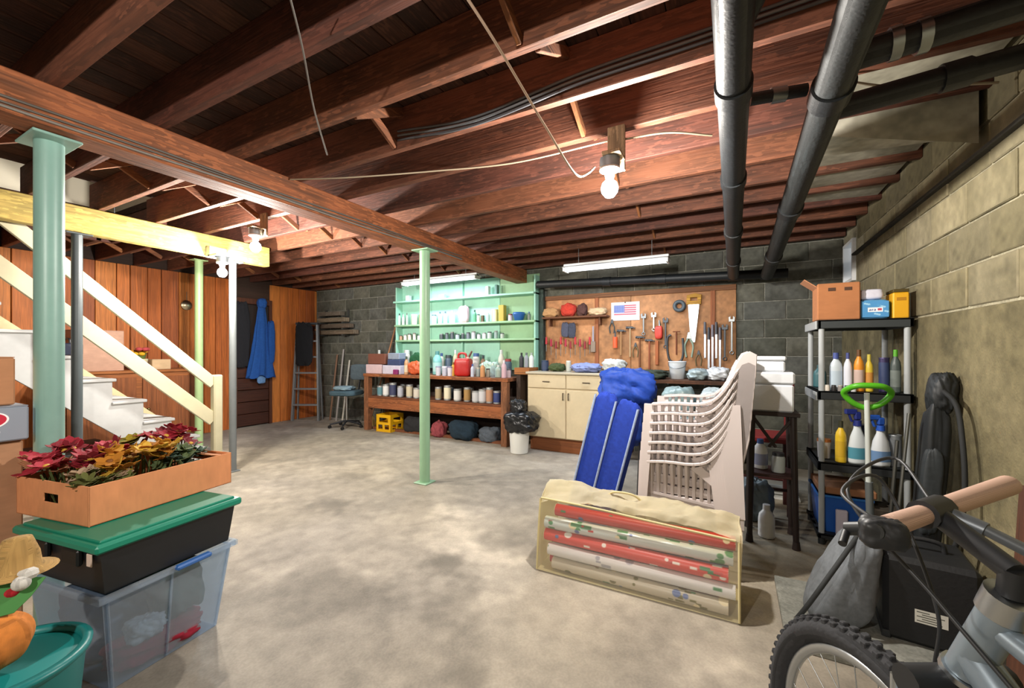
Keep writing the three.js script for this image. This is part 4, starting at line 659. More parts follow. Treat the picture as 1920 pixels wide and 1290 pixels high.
{ // bicycle standing at the right edge, front wheel turned
  const o = thing('bicycle', 'grey mountain bicycle with tan grips cut off at the right edge', 'bicycle', [0, 0, 0]);
  const hub = W(0.26, 1.10, 0.335), dir = V(0.469, 0, 0.883), side = V(0.883, 0, -0.469), bs = V(0.60, 0, -0.80), bd = V(0.80, 0, 0.60);  // dir points from the wheel back toward the frame
  const q = new THREE.Quaternion().setFromRotationMatrix(new THREE.Matrix4().makeBasis(dir, V(0, 1, 0), dir.clone().cross(V(0, 1, 0))));
  const onWheel = g => g.applyQuaternion(q).translate(hub.x, hub.y, hub.z), rub = mt(0x2a2b2e, { rough: 0.85, bumpMap: T.gritB, bumpScale: 0.002 }), al = metal(0xb4b9bd, 0.35), fr = mt(0x7d8a94, { rough: 0.35, metal: 0.4 }), blk2 = plastic(0x1b1d20, 0.5);
  const wheel = mesh('front_wheel', [onWheel(new THREE.TorusGeometry(0.305, 0.026, 16, 72))], rub, o);
  const kn = []; for (let i = 0; i < 72; i++) for (const s of [-1, 0, 1]) { const a = (i + (s ? 0.5 : 0)) / 72 * 6.283, rr = s ? 0.326 : 0.332, g = cbox(0.012, 0.014, 0.013, 0.002); g.rotateZ(a); g.translate(Math.cos(a) * rr, Math.sin(a) * rr, s * 0.013); kn.push(g); }
  const kk = mesh('tread_knobs', [onWheel(mergeGeometries(kn.map(flat)))], rub, wheel); kk.userData.kind = 'stuff';
  mesh('rim', [onWheel(new THREE.TorusGeometry(0.27, 0.013, 10, 72).scale(1, 1, 0.8))], al, wheel);
  const spk = []; for (let i = 0; i < 28; i++) { const a = i / 28 * 6.283, b = a + (i % 2 ? 0.9 : -0.9), z = i % 4 < 2 ? 0.03 : -0.03; spk.push(rod(V(Math.cos(a) * 0.265, Math.sin(a) * 0.265, 0), V(Math.cos(b) * 0.022, Math.sin(b) * 0.022, z), 0.0012, 0.0012, 5)); }
  mesh('spokes', [onWheel(mergeGeometries(spk.map(flat)))], al, wheel); mesh('hub', [onWheel(cy(0.018, 0.018, 0.1, 0, -0.05, 0).rotateX(Math.PI / 2)), onWheel(cy(0.028, 0.028, 0.006, 0, 0.025, 0).rotateX(Math.PI / 2)), onWheel(cy(0.028, 0.028, 0.006, 0, -0.031, 0).rotateX(Math.PI / 2))], al, wheel);
  const P = (b, h, s) => hub.clone().addScaledVector(dir, b).addScaledVector(side, s || 0).add(V(0, h - 0.335, 0));
  const crown = P(0.155, 0.72), ht0 = P(0.165, 0.745), ht1 = P(0.215, 0.87), top = P(0.228, 0.905);
  for (const s of [-0.062, 0.062]) mesh('fork_leg', [rod(P(0.0, 0.335, s), P(0.085, 0.55, s), 0.019), rod(P(0.085, 0.55, s), P(0.155, 0.72, s), 0.015)], s < 0 ? fr : fr, o);
  mesh('fork_crown', [rod(P(0.15, 0.715, -0.085), P(0.15, 0.715, 0.085), 0.026)], blk2, o);
  for (const s of [-0.05, 0.05]) mesh('brake_arm', [rod(P(0.10, 0.56, s * 1.1), P(0.09, 0.68, s * 0.9), 0.009), bx(0.03, 0.014, 0.05).applyQuaternion(q).translate(...P(0.065, 0.6, s * 0.7).toArray())], al, o);
  mesh('head_tube', [rod(ht0, ht1, 0.026, 0.026, 20)], fr, o); mesh('headset', [rod(ht1, top, 0.03, 0.03, 20)], al, o); mesh('headset', [rod(P(0.16, 0.735), ht0, 0.031, 0.031, 20)], al, o);
  const fdir = V(0.42, 0, 0.9075), F = (b, h) => ht1.clone().addScaledVector(fdir, b).setY(h), rw = F(1.02, 0.335);
  mesh('top_tube', [rod(ht1.clone().lerp(ht0, 0.2), F(0.56, 0.72), 0.018)], fr, o); mesh('down_tube', [rod(ht0.clone().lerp(ht1, 0.25), F(0.58, 0.3), 0.027)], fr, o);
  mesh('seat_tube', [rod(F(0.6, 0.28), F(0.52, 0.86), 0.017)], fr, o); mesh('saddle', [sp(0.1, ...F(0.53, 0.88).toArray(), 0.8, 0.3, 1.4)], blk2, o);
  mesh('rear_stays', [rod(F(0.6, 0.28), rw, 0.012), rod(F(0.55, 0.7), rw, 0.01)], fr, o);
  const rq = new THREE.Quaternion().setFromRotationMatrix(new THREE.Matrix4().makeBasis(fdir, V(0, 1, 0), fdir.clone().cross(V(0, 1, 0))));
  mesh('rear_wheel', [new THREE.TorusGeometry(0.305, 0.026, 12, 60).applyQuaternion(rq).translate(rw.x, rw.y, rw.z)], rub, o);
  mesh('rear_rim', [new THREE.TorusGeometry(0.27, 0.013, 8, 60).applyQuaternion(rq).translate(rw.x, rw.y, rw.z)], al, o);
  mesh('crank', [cy(0.08, 0.08, 0.008, 0, 0, 0, 28).rotateX(Math.PI / 2).applyQuaternion(rq).translate(...F(0.6, 0.28).toArray()), rod(F(0.6, 0.28), F(0.6, 0.12), 0.01)], al, o);
  // stem and bar: bar runs across the steering direction
  const c = P(0.11, 0.985), L = s => c.clone().addScaledVector(bs, s), tan = mt(0xc2a08e, { rough: 0.6, bumpMap: T.clothB, bumpScale: 0.0005 });
  mesh('stem', [rod(top, P(0.232, 0.945), 0.017), rod(P(0.232, 0.94), c, 0.017), rod(L(-0.035), L(0.035), 0.024)], blk2, o);
  mesh('handlebar', [rod(L(-0.19), L(0.33), 0.0125, 0.0125, 16)], metal(0x5a5e62, 0.4), o);
  mesh('grip', [rod(L(-0.15), L(-0.03), 0.017, 0.016, 20)], tan, o); mesh('grip', [rod(L(0.03), L(0.34), 0.017, 0.02, 20)], tan, o);
  mesh('brake_lever', [rod(L(-0.165), L(-0.165).addScaledVector(bd, -0.05).add(V(0, -0.02, 0)), 0.011), rod(L(-0.165).addScaledVector(bd, -0.05).add(V(0, -0.02, 0)), L(-0.2).addScaledVector(bd, -0.04).add(V(0, -0.035, 0)), 0.006)], blk2, o);
  mesh('brake_lever', [rod(L(0.02), L(0.02).addScaledVector(bd, 0.06).add(V(0, -0.015, 0)), 0.014), rod(L(0.02).addScaledVector(bd, 0.055).add(V(0, -0.012, 0)), L(0.05).addScaledVector(bd, 0.16).add(V(0, -0.06, 0)), 0.009, 0.011)], mt(0x6a6f74, { rough: 0.4, metal: 0.5 }), o);
  mesh('shifter', [lump(0.06, 0.045, 0.05, 61, 0.3).translate(...L(-0.165).add(V(0, -0.03, 0)).toArray())], blk2, o);
  const cb = plastic(0x26282b, 0.5);
  mesh('brake_cable', [tube([L(-0.16), L(-0.1).addScaledVector(bd, -0.09).add(V(0, 0.02, 0)), L(0.03).addScaledVector(bd, -0.09).add(V(0, 0.03, 0)), P(0.10, 0.8, 0.02), P(0.085, 0.69, 0.03)], 0.0035, 50, 6)], cb, o);
  mesh('shift_cable', [tube([L(0.02), L(0.16).addScaledVector(bd, -0.12).add(V(0, 0.05, 0)), L(-0.02).addScaledVector(bd, -0.12).add(V(0, 0.0, 0)), P(0.17, 0.86, -0.05), F(0.1, 0.72)], 0.0035, 50, 6)], cb, o);
}

// ---------------------------------------------------------------- workbench with paint cans
const BX0 = -5.28, BX1 = -2.62, BF = 4.8, BK = 5.36, BT = 0.905;
{
  const o = thing('workbench', 'long wooden workbench with lower shelf along the back wall', 'workbench', [(BX0 + BX1) / 2, (BF + BK) / 2, 0]), w = BX1 - BX0, d = BK - BF, m = old(0x9a5c34), m2 = old(0x7d4a2c);
  for (let i = 0; i < 4; i++) mesh('top_plank', [bx(w, 0.045, d / 4 - 0.003, 0, BT - 0.0225, d / 2 - d / 8 - i * d / 4)], i ? m2 : m, o);
  for (const x of [-w / 2 + 0.06, w / 2 - 0.06]) for (const z of [d / 2 - 0.05, -d / 2 + 0.05]) mesh('leg', [bx(0.09, BT - 0.045, 0.09, x, (BT - 0.045) / 2, z)], old(0x8a5a3a), o);
  mesh('lower_shelf', [bx(w - 0.1, 0.025, d - 0.06, 0, 0.535, 0)], m2, o); mesh('shelf_apron', [bx(w - 0.2, 0.16, 0.03, 0, 0.44, d / 2 - 0.03)], m, o);
  mesh('back_panel', [bx(w - 0.1, 0.8, 0.012, 0, 0.45, -d / 2 + 0.012)], wood(0x3a2820), o); mesh('skid', [bx(w - 0.2, 0.04, 0.06, 0, 0.02, d / 2 - 0.14)], m2, o);
}
const XB = (x, D) => { const u = (x - 960) / 780, s = Math.sin(YAW), c = Math.cos(YAW); return D * (-s + c * u) / (c + s * u); };   // photo column to room X at depth D
{
  const cols = [[0x5f8a94, 0xd0d4d2], [0xd5d8d8, 0xe0e2e2], [0x3a4060, 0xc8ccd4], [0xcfd0d2, 0xb0b4c0], [0xc8bfa4, 0xd2c8a8], [0xb9b4a8, 0xcfc9bb], [0xa89878, 0xb5a684], [0xd8d2b8, 0xe2dcc0], [0xd8d8d4, 0xdcdcd8], [0x9a7a4c, 0xa9854f], [0xc4c6c8, 0xb8bcc2], [0xd2d4d8, 0xcaccd0], [0xb88a6a, 0xc2a08a], [0x2c3a6c, 0x2f4076]];
  const xs = [713, 724, 737, 751, 768, 782, 822, 839, 858, 876, 892, 905, 918, 932];
  const nm = ['blue-green', 'white', 'navy', 'pale grey', 'cream', 'beige', 'khaki', 'ivory', 'plain white', 'tan', 'silver', 'light grey', 'salmon', 'dark blue'];
  xs.forEach((x, i) => vessel('can', 'paint_can', nm[i] + ' paint can, ' + (ORD[i] || 'last') + ' from the left on the bench lower shelf', 'paint can', [XB(x, 4.93), 4.93, 0.549], 0.048 + (i % 3) * 0.004, 0.16 + (i * 7 % 5) * 0.014, 0xb0b4b4, 0, cols[i][i % 2], 'paint cans under the workbench'));
  xs.slice(1, 13).forEach((x, i) => { if (i % 2) return; vessel('can', 'paint_can', 'dark paint can, ' + ORD[i / 2] + ' from the left in the rear row under the bench', 'paint can', [XB(x + 6, 5.12), 5.12, 0.549], 0.055, 0.19, 0x777c7e, 0, [0x3c4450, 0x544c44, 0x60645c][i / 2 % 3], 'rear paint cans under the workbench'); });
  // crate and clutter on the floor under the bench
  const c = thing('milk_crate', 'bright yellow plastic crate under the workbench', 'crate', [-4.85, 4.96, 0], 0.05), y = plastic(0xe0ab12, 0.45), s = 0.3, f = (z, r) => { const g = ext([[-s / 2, 0], [s / 2, 0], [s / 2, 0.27], [-s / 2, 0.27]], 0.014, 0.002, [[[-0.09, 0.15], [-0.09, 0.22], [0.09, 0.22], [0.09, 0.15]], [[-0.11, 0.04], [-0.11, 0.11], [-0.02, 0.11], [-0.02, 0.04]], [[0.02, 0.04], [0.02, 0.11], [0.11, 0.11], [0.11, 0.04]]]); g.translate(0, 0, s / 2 - 0.007); g.rotateY(r); return g; };
  for (let k = 0; k < 4; k++) mesh('crate_side', [f(0, k * Math.PI / 2)], y, c); mesh('crate_floor', [bx(s - 0.02, 0.01, s - 0.02, 0, 0.005, 0)], y, c);
  const L = (n, l, cat, X, D, h, w, ht, d, hex, seed, amp = 0.4, cm) => { const o = mesh(n, [lump(w, ht, d, seed, amp, 6, 3.5)], cm || cloth(hex)); o.position.copy(W(X, D, h)); return tag(o, l, cat); };
  L('tool_bag', 'navy and teal tool bag on the floor under the bench', 'bag', -3.42, 4.95, 0, 0.42, 0.27, 0.26, 0x1d3342, 71);
  L('work_boot_bag', 'grey lumpy bag at the right end under the bench', 'bag', -3.0, 5.0, 0, 0.3, 0.2, 0.26, 0x5d6670, 72);
  L('red_rag', 'pink-red rag bundle under the middle of the bench', 'rag', -3.85, 4.95, 0, 0.2, 0.22, 0.2, 0xa04a50, 73, 0.6);
  L('dark_sack', 'black sack behind the yellow crate under the bench', 'bag', -4.35, 5.02, 0, 0.4, 0.25, 0.26, 0x2a2a2c, 74);
  // on the bench top, from the left
  const bt = BT + 0.001;
  const BXX = (n, l, x0, x1, D, h, ht, hex, d = 0.16, cat = 'box') => { const a = XB(x0, D), b = XB(x1, D); return carton(n, l, [(a + b) / 2, D, h], 0, b - a, ht, d, hex, { flaps: false, cat, m: mt(hex, { rough: 0.7, map: T.card }) }); };
  BXX('printed_box', 'pinkish white printed box at the left end of the bench', 693, 722, 4.95, bt, 0.15, 0xd8c0c4); BXX('printed_box', 'white box with magenta patch beside the pinkish box', 724, 757, 4.95, bt, 0.14, 0xd2cfe0);
  { const o = BXX('patch_box', 'small magenta carton standing before the white box', 738, 746, 4.84, bt, 0.08, 0x8a2a66, 0.04); }
  BXX('brown_carton', 'brown carton on top of the pinkish white box', 697, 729, 4.96, bt + 0.152, 0.17, 0x7d4c3c); BXX('navy_box', 'navy and white box on top of the white box', 733, 757, 4.96, bt + 0.142, 0.09, 0x3c4a72); BXX('pale_box', 'grey-blue box topmost of the pile left on the bench', 734, 755, 4.97, bt + 0.234, 0.1, 0x93a0b4);
  L('orange_bag', 'orange and red plastic bag on the bench left of the green post', 'bag', XB(781, 4.95), 4.95, bt, 0.24, 0.2, 0.2, 0xc25a34, 75, 0.5, plastic(0xc25a34, 0.4));
  L('green_bag', 'dark green bag behind the orange bag on the bench', 'bag', XB(784, 5.15), 5.15, bt, 0.26, 0.32, 0.16, 0x1f5a34, 76, 0.4);
  vessel('bottle', 'cleaner_bottle', 'tan bottle between the box pile and the orange bag', 'bottle', [XB(762, 4.87), 4.87, bt], 0.034, 0.28, 0xb9906a, 0x3a4a3c, 0xcfc0a0);
  vessel('jug', 'teal_jug', 'pale teal jug on the bench just right of the green post', 'jug', [XB(820, 5.1), 5.1, bt], 0.07, 0.36, 0x7fc0bc, 0x4c8a8a, 0xa8d8d4);
  [[822, 0xc9ccd8, 0x9094a8], [834, 0xb8bccc, 0xd8d8e0], [844, 0xd0d0dc, 0x7a7c94]].forEach(([x, b, c], i) => vessel('tub', 'white_tub', ['leftmost', 'middle', 'rightmost'][i] + ' of three pale tubs in front of the teal jug', 'tub', [XB(x, 4.9), 4.9, bt], 0.042, 0.14, b, c, null, 'pale tubs on the bench'));
  vessel('bottle', 'oil_bottle', 'yellow bottle left of the red gas can', 'bottle', [XB(850, 4.93), 4.93, bt], 0.032, 0.2, 0xc99a3c, 0x8a6a2a, null);
  const g = thing('gas_can', 'red plastic gas can standing on the workbench', 'gas can', [XB(869, 4.95), 4.95, bt], 0.2), rd = plastic(0xb3201d, 0.4);
  mesh('body', [lump(0.24, 0.26, 0.17, 77, 0.06, 4, 6)], rd, g); mesh('handle', [tube([V(-0.08, 0.25, 0), V(-0.07, 0.32, 0), V(0.03, 0.32, 0), V(0.05, 0.25, 0)], 0.016, 24, 10)], rd, g); mesh('spout', [rod(V(0.07, 0.25, 0), V(0.13, 0.36, 0), 0.018, 0.012)], plastic(0x6a3a2c), g); mesh('cap', [cy(0.028, 0.028, 0.03, 0.07, 0.25, 0)], plastic(0xd0c0b0), g);
  [['bottle', 886, 0xb8c0d0, 0x3a5a9a, 0.18, 0.026, 'white bottle with blue cap right of the gas can'], ['jar', 896, 0x9aa6a4, 0xb0a898, 0.13, 0.034, 'grey jar right of the gas can'], ['bottle', 905, 0xc08a5a, 0xe8ece8, 0.2, 0.034, 'orange bottle with white cap on the right half of the bench'], ['jar', 915, 0xa8a090, 0x4a4640, 0.12, 0.03, 'small tan jar right of the orange bottle'], ['bottle', 924, 'clear', 0xc8d8cc, 0.2, 0.036, 'clear bottle near the right end of the bench'], ['jug', 934, 0xa8bcae, 0xd8dcd4, 0.17, 0.045, 'pale green jug near the right end of the bench'], ['bottle', 945, 0xc8a8b0, 0xd8d0d4, 0.24, 0.034, 'pink bottle near the right end of the bench'], ['jar', 954, 0xc9b4b8, 0x6a6468, 0.12, 0.03, 'small pink jar at the right end of the bench']]
    .forEach(([k, x, b, c, h, r, l], i) => vessel(k, k === 'jar' ? 'glass_jar' : k === 'jug' ? 'plastic_jug' : 'bottle', l, k, [XB(x, 4.88 + (i % 2) * 0.08), 4.88 + (i % 2) * 0.08, bt], r, h, b, c, null));
  L('clear_bag', 'crumpled pale green plastic bag behind the jars on the bench', 'bag', XB(920, 5.16), 5.16, bt, 0.28, 0.2, 0.16, 0x9ab4a6, 78, 0.6, plastic(0x9ab4a6, 0.3));
}
{ // mint green wall shelving
  const x0 = -5.0, x1 = -2.42, D = 5.385, o = thing('wall_shelves', 'mint green painted wall shelving above the workbench', 'shelf', [(x0 + x1) / 2, D, 0]), w = x1 - x0, m = mt(0xa4dcc6, { rough: 0.6, map: T.paint }), m2 = mt(0x9cc59a, { rough: 0.65, map: T.paint });
  for (let i = 0; i < 4; i++) mesh('back_panel', [bx(w / 4 - 0.006, 1.38, 0.012, -w / 2 + (i + 0.5) * w / 4, 1.68, -0.002)], i === 3 ? m2 : m, o);
  const sh = [2.09, 1.70, 1.45], dp = [0.2, 0.17, 0.15];
  sh.forEach((y, i) => mesh('shelf_board', [bx(w, 0.028, dp[i], 0, y - 0.014, dp[i] / 2 + 0.006)], i ? m2 : m, o));
  for (const x of [-w / 2 + 0.012, -0.02, w / 2 - 0.012]) mesh('upright', [bx(0.024, 1.34, x < 0.5 && x > -0.5 ? 0.03 : 0.14, x, 1.66, x < 0.5 && x > -0.5 ? 0.02 : 0.076)], m, o);
  mesh('edge_post', [bx(0.06, 1.2, 0.06, w / 2 + 0.055, 1.53, 0.04)], old(0x3c4a44), o);
  const g1 = 'bottles and cans on the mint shelf', put = (k, n, l, c, x, y, r, h, b, cap, band, g) => vessel(k, n, l, c, [XB(x, 5.30), 5.30, y + 0.001], r, h, b, cap, band, g);
  const A = [['bottle', 749, .022, .2, 0xd4d4ce, 0x2a3a38, 'slim white bottle with black cap leftmost on the middle mint shelf'], ['bottle', 756, .024, .18, 0xcfd2c8, 0xc0c4c0, 'white bottle second from left on the middle mint shelf'], ['bottle', 763, .02, .2, 0xb8bcb4, 0x6a7068, 'grey bottle third from left on the middle mint shelf'], ['tub', 777, .055, .17, 0xd6d8c0, 0xe0e4cc, 'cream tub with pale lid on the middle mint shelf'], ['can', 790, .04, .16, 0xc9b468, 0, 'yellow can just left of the post on the middle mint shelf'], ['jar', 814, .04, .15, 0xd8dee4, 0x5c7478, 'white jar right of the post on the middle mint shelf'], ['bottle', 825, .03, .19, 0xdfe4ea, 0x4a6a70, 'white bottle with teal cap on the middle mint shelf'], ['bottle', 835, .03, .19, 0xd2d8e2, 0x4c5c6c, 'white bottle with grey cap on the middle mint shelf'], ['jug', 848, .045, .2, 0xd9dde6, 0xaab4c4, 'broad white jug on the middle mint shelf'], ['bottle', 890, .03, .19, 0x4f8a6c, 0x1f4a3c, 'green bottle with dark cap on the middle mint shelf'], ['can', 905, .03, .1, 0x5a4c3c, 0, 'small brown can on the middle mint shelf'], ['can', 928, .05, .18, 0xdcd8a8, 0, 'cream can toward the right of the middle mint shelf']];
  A.forEach(([k, x, r, h, b, c, l]) => put(k, k === 'can' ? 'metal_can' : k === 'tub' ? 'plastic_tub' : k === 'jug' ? 'plastic_jug' : k === 'jar' ? 'glass_jar' : 'bottle', l, k, x, 1.70, r, h, b, c, null, g1));
  const bagp = mesh('paper_sack', [lump(0.17, 0.26, 0.1, 81, 0.3, 5, 4)], mt(0xc9a3ac, { rough: 0.6 })); bagp.position.copy(W(XB(870, 5.3), 5.3, 1.701)); tag(bagp, 'pink and grey printed sack in the middle of the mint shelf', 'sack');
  carton('yellow_carton', 'mustard yellow carton on the middle mint shelf beside the cream can', [XB(942, 5.3), 5.3, 1.701], 0, 0.09, 0.24, 0.09, 0, { m: mt(0xb09a3c, { rough: 0.6 }), flaps: false });
  const cap = thing('blue_bowl', 'blue plastic basin at the right end of the middle mint shelf', 'basin', [XB(973, 5.295), 5.295, 1.701]); mesh('bowl', [lathe([[0.0001, 0.006], [0.06, 0.0], [0.085, 0.09], [0.095, 0.09], [0.082, 0.12], [0.075, 0.11], [0.055, 0.01]], 28)], plastic(0x2c62a8, 0.4), cap);
  const B = [[752, 0xb08a70], [760, 0xd8d4c8], [768, 0xc8c0b0], [777, 0xd0c8bc], [786, 0xe0dcd0], [828, 0x3c4446], [838, 0x565e62], [848, 0x444a50], [858, 0x9aa0a8], [868, 0x3a4248], [878, 0x6a6e78], [888, 0xb8b4bc], [898, 0xc4bcc4], [908, 0xd0ccd2], [918, 0xb0b8b4], [930, 0x8a9c98], [942, 0xa8b0a4]];
  B.forEach(([x, c], i) => put('jar', 'screw_jar', ['brown', 'cream', 'buff', 'beige', 'ivory', 'charcoal', 'slate', 'dark grey', 'silver', 'black', 'grey', 'mauve', 'lilac', 'pale lilac', 'pale green', 'sea green', 'sage'][i] + ' small jar on the lowest mint shelf', 'jar', x, 1.45, 0.028 + (i % 3) * 0.003, 0.08 + (i * 5 % 4) * 0.012, c, i % 2 ? 0x8a8c88 : 0x4a4e50, null, 'small jars on the lowest mint shelf'));
  const C = [[766, 0.07, 0.1, 0xcfe2d8, 'white box on the top mint shelf left of the post'], [830, 0.1, 0.07, 0xb8e0d0, 'flat pale box on the top mint shelf right of the post'], [915, 0.05, 0.14, 0xd8e4dc, 'upright white box on the top mint shelf'], [932, 0.04, 0.15, 0x5a8078, 'dark green box on the top mint shelf']];
  C.forEach(([x, w, h, c, l]) => carton('small_box', l, [XB(x, 5.28), 5.28, 2.091], 0, w, h, 0.08, 0, { m: mt(c, { rough: 0.6 }), flaps: false }));
  const pl = thing('broom', 'wooden broom handle leaning on the wall left of the mint shelves', 'broom', [-5.14, 5.25, 0]); mesh('handle', [rod(V(-0.33, 0.12, 0.1), V(0.06, 1.75, -0.1), 0.013)], wood(0xb9825a), pl); mesh('bristles', [hexa([V(-0.46, 0, 0.06), V(-0.24, 0, 0.06), V(-0.24, 0, 0.14), V(-0.46, 0, 0.14), V(-0.38, 0.16, 0.08), V(-0.29, 0.16, 0.08), V(-0.29, 0.16, 0.12), V(-0.38, 0.16, 0.12)])], mt(0xa88a50, { rough: 0.95 }), pl);
  const sm1 = thing('small_shelf_box', 'low orange wood box at the right end of the bench', 'box', [-2.49, 5.1, 0.0]); mesh('crate_body', [bx(0.22, 0.09, 0.3, 0, 1.0, 0)], wood(0xb07038), sm1); mesh('support', [bx(0.06, 0.955, 0.25, -0.06, 0.4775, 0)], old(0x4a3a30), sm1);
  [['bottle', -2.565, 0x2c2e34, 0x1a1a1e, 'black bottle on the orange wood box'], ['bottle', -2.49, 0x8a9098, 0x5a6068, 'grey bottle on the orange wood box'], ['bottle', -2.415, 0xd4dad8, 0x9aa8a0, 'white bottle on the orange wood box']].forEach(([k, x, b, c, l]) => vessel(k, 'bottle', l, 'bottle', [x, 5.1, 1.046], 0.032, 0.2, b, c, null, 'bottles on the wood box'));
}
{ // more small things filling the bench and shelves
  const bt = BT + 0.001, row = (xs, D, h, r0, hs, cols, kind, name, label, group) => xs.forEach((x, i) => vessel(kind[i % kind.length], name, label(i), name.replace(/^.*_/, ''), [XB(x, D), D, h], r0 + (i % 3) * 0.005, hs[i % hs.length], cols[i % cols.length], [0x2f3a3c, 0xc8ccc8, 0x8a3030, 0x3c5a8a][i % 4], null, group));
  row([698, 711, 724, 737, 750, 763, 776, 828, 841, 854, 880, 893, 906, 940, 953], 5.27, bt, 0.042, [0.3, 0.38, 0.25, 0.33], [0x8a6a50, 0xc9c4b4, 0x4a5a6c, 0xb8b090, 0x6a7a5a, 0xd4d0c8], ['bottle', 'jug', 'jar'], 'rear_bottle', i => ['brown', 'ivory', 'slate blue', 'straw', 'moss green', 'off-white'][i % 6] + ' container, ' + (ORD[i] || ['fourteenth', 'fifteenth'][i - 13]) + ' from the left along the back of the bench', 'containers at the back of the bench');
  row([897, 915, 957, 992], 5.28, 1.701, 0.024, [0.12, 0.15, 0.1], [0xd8d4c0, 0x9ab0b4, 0xc8b8c0, 0x6a7468], ['jar', 'bottle'], 'shelf_jar', i => ['cream', 'grey-blue', 'pinkish', 'olive grey'][i % 4] + ' little container, ' + ORD[i] + ' of the extras between bottles on the middle mint shelf', 'little containers on the middle mint shelf');
}
{ // bucket with bin bag, cream cabinet, second bench
  const o = thing('trash_bucket', 'white plastic bucket lined with a black bin bag', 'bucket', [-2.36, 4.63, 0]);
  mesh('bucket', [lathe([[0.0001, 0], [0.105, 0], [0.11, 0.01], [0.13, 0.33], [0.136, 0.335], [0.125, 0.34], [0.104, 0.02], [0.0001, 0.02]], 32)], plastic(0xd9dad4, 0.45), o);
  const bg = lump(0.40, 0.26, 0.36, 91, 0.5, 7, 3); mesh('bin_bag', [bg.translate(0.03, 0.26, 0)], mt(0x17191c, { rough: 0.3 }), o); mesh('bag_top', [lump(0.2, 0.2, 0.16, 92, 0.6, 7, 3).translate(-0.02, 0.46, 0)], mt(0x17191c, { rough: 0.3 }), o);
  const c = thing('base_cabinet', 'cream two door kitchen base cabinet with two drawers', 'cabinet', [-1.82, 5.1, 0]), m = mt(0xd9c8a4, { rough: 0.5, map: T.paint }), hd = metal(0x5c5248, 0.4);
  mesh('body', [bx(1.06, 0.80, 0.52, 0, 0.575, -0.01)], m, c); mesh('plinth', [bx(1.02, 0.17, 0.46, 0, 0.085, -0.02)], wood(0x8a4f26), c); mesh('countertop', [bx(1.1, 0.028, 0.56, 0, 0.989, 0, 0.006)], mt(0xb9b09a, { rough: 0.4 }), c);
  for (const s of [-1, 1]) {
    const d = mesh('door', [bx(0.515, 0.60, 0.02, s * 0.262, 0.485, 0.26, 0.005)], m, c); mesh('handle', [rod(V(s * 0.035, 0.66, 0.285), V(s * 0.035, 0.75, 0.285), 0.006), rod(V(s * 0.035, 0.665, 0.27), V(s * 0.035, 0.665, 0.285), 0.005), rod(V(s * 0.035, 0.745, 0.27), V(s * 0.035, 0.745, 0.285), 0.005)], hd, d);
    const q = mesh('drawer', [bx(0.515, 0.165, 0.02, s * 0.262, 0.885, 0.26, 0.005)], m, c); mesh('handle', [rod(V(s * 0.262 - 0.045, 0.885, 0.285), V(s * 0.262 + 0.045, 0.885, 0.285), 0.006), rod(V(s * 0.262 - 0.04, 0.885, 0.27), V(s * 0.262 - 0.04, 0.885, 0.285), 0.005), rod(V(s * 0.262 + 0.04, 0.885, 0.27), V(s * 0.262 + 0.04, 0.885, 0.285), 0.005)], hd, q);
  }
  const L = (n, l, cat, x, D, h, w, ht, d, hex, seed, amp, cm) => { const o = mesh(n, [lump(w, ht, d, seed, amp, 7, 3)], cm || cloth(hex)); o.position.copy(W(XB(x, D), D, h)); return tag(o, l, cat); };
  L('blue_rag', 'crumpled lavender blue rag on the cream cabinet', 'rag', 1099, 5.0, 1.004, 0.34, 0.11, 0.26, 0x8f9cd0, 93, 0.7); L('white_rag', 'crumpled white paper towel on the cream cabinet', 'rag', 1152, 5.02, 1.004, 0.26, 0.16, 0.22, 0xd9dcd8, 94, 0.7);
  L('green_cloth', 'olive cloth at the left rear of the cream cabinet', 'rag', 1045, 5.1, 1.004, 0.2, 0.1, 0.2, 0x4c5a34, 95, 0.6); vessel('can', 'metal_can', 'dark blue can on the left of the cream cabinet', 'can', [XB(1022, 5.15), 5.15, 1.004], 0.05, 0.14, 0x3a4a66, 0, 0x33405c); vessel('jar', 'glass_jar', 'pale jar in the middle of the cream cabinet', 'jar', [XB(1066, 5.1), 5.1, 1.004], 0.035, 0.14, 0xb4b4a8, 0xd0cfc4, null);
  const b = thing('side_bench', 'plain wooden bench under the pegboard behind the chairs', 'workbench', [-0.6, 5.1, 0]), bm = old(0x5c3a26);
  mesh('top', [bx(1.2, 0.04, 0.5, 0, 0.93, 0)], bm, b); for (const x of [-0.55, 0.55]) for (const z of [-0.2, 0.2]) mesh('leg', [bx(0.08, 0.91, 0.08, x, 0.455, z)], bm, b); mesh('shelf', [bx(1.1, 0.03, 0.45, 0, 0.4, 0)], bm, b);
  const bu = thing('white_pail', 'small white pail in front of the pegboard', 'pail', [XB(1270, 5.12), 5.12, 0.951]); mesh('pail', [lathe([[0.0001, 0], [0.075, 0], [0.095, 0.19], [0.1, 0.19], [0.1, 0.2], [0.09, 0.2], [0.07, 0.012], [0.0001, 0.012]], 28)], plastic(0xd8dde0, 0.4), bu); mesh('bail', [tube([V(-0.098, 0.18, 0), V(-0.08, 0.14, 0.06), V(0, 0.12, 0.1), V(0.08, 0.14, 0.06), V(0.098, 0.18, 0)], 0.003, 24, 6)], metal(0x9a9ea2), bu);
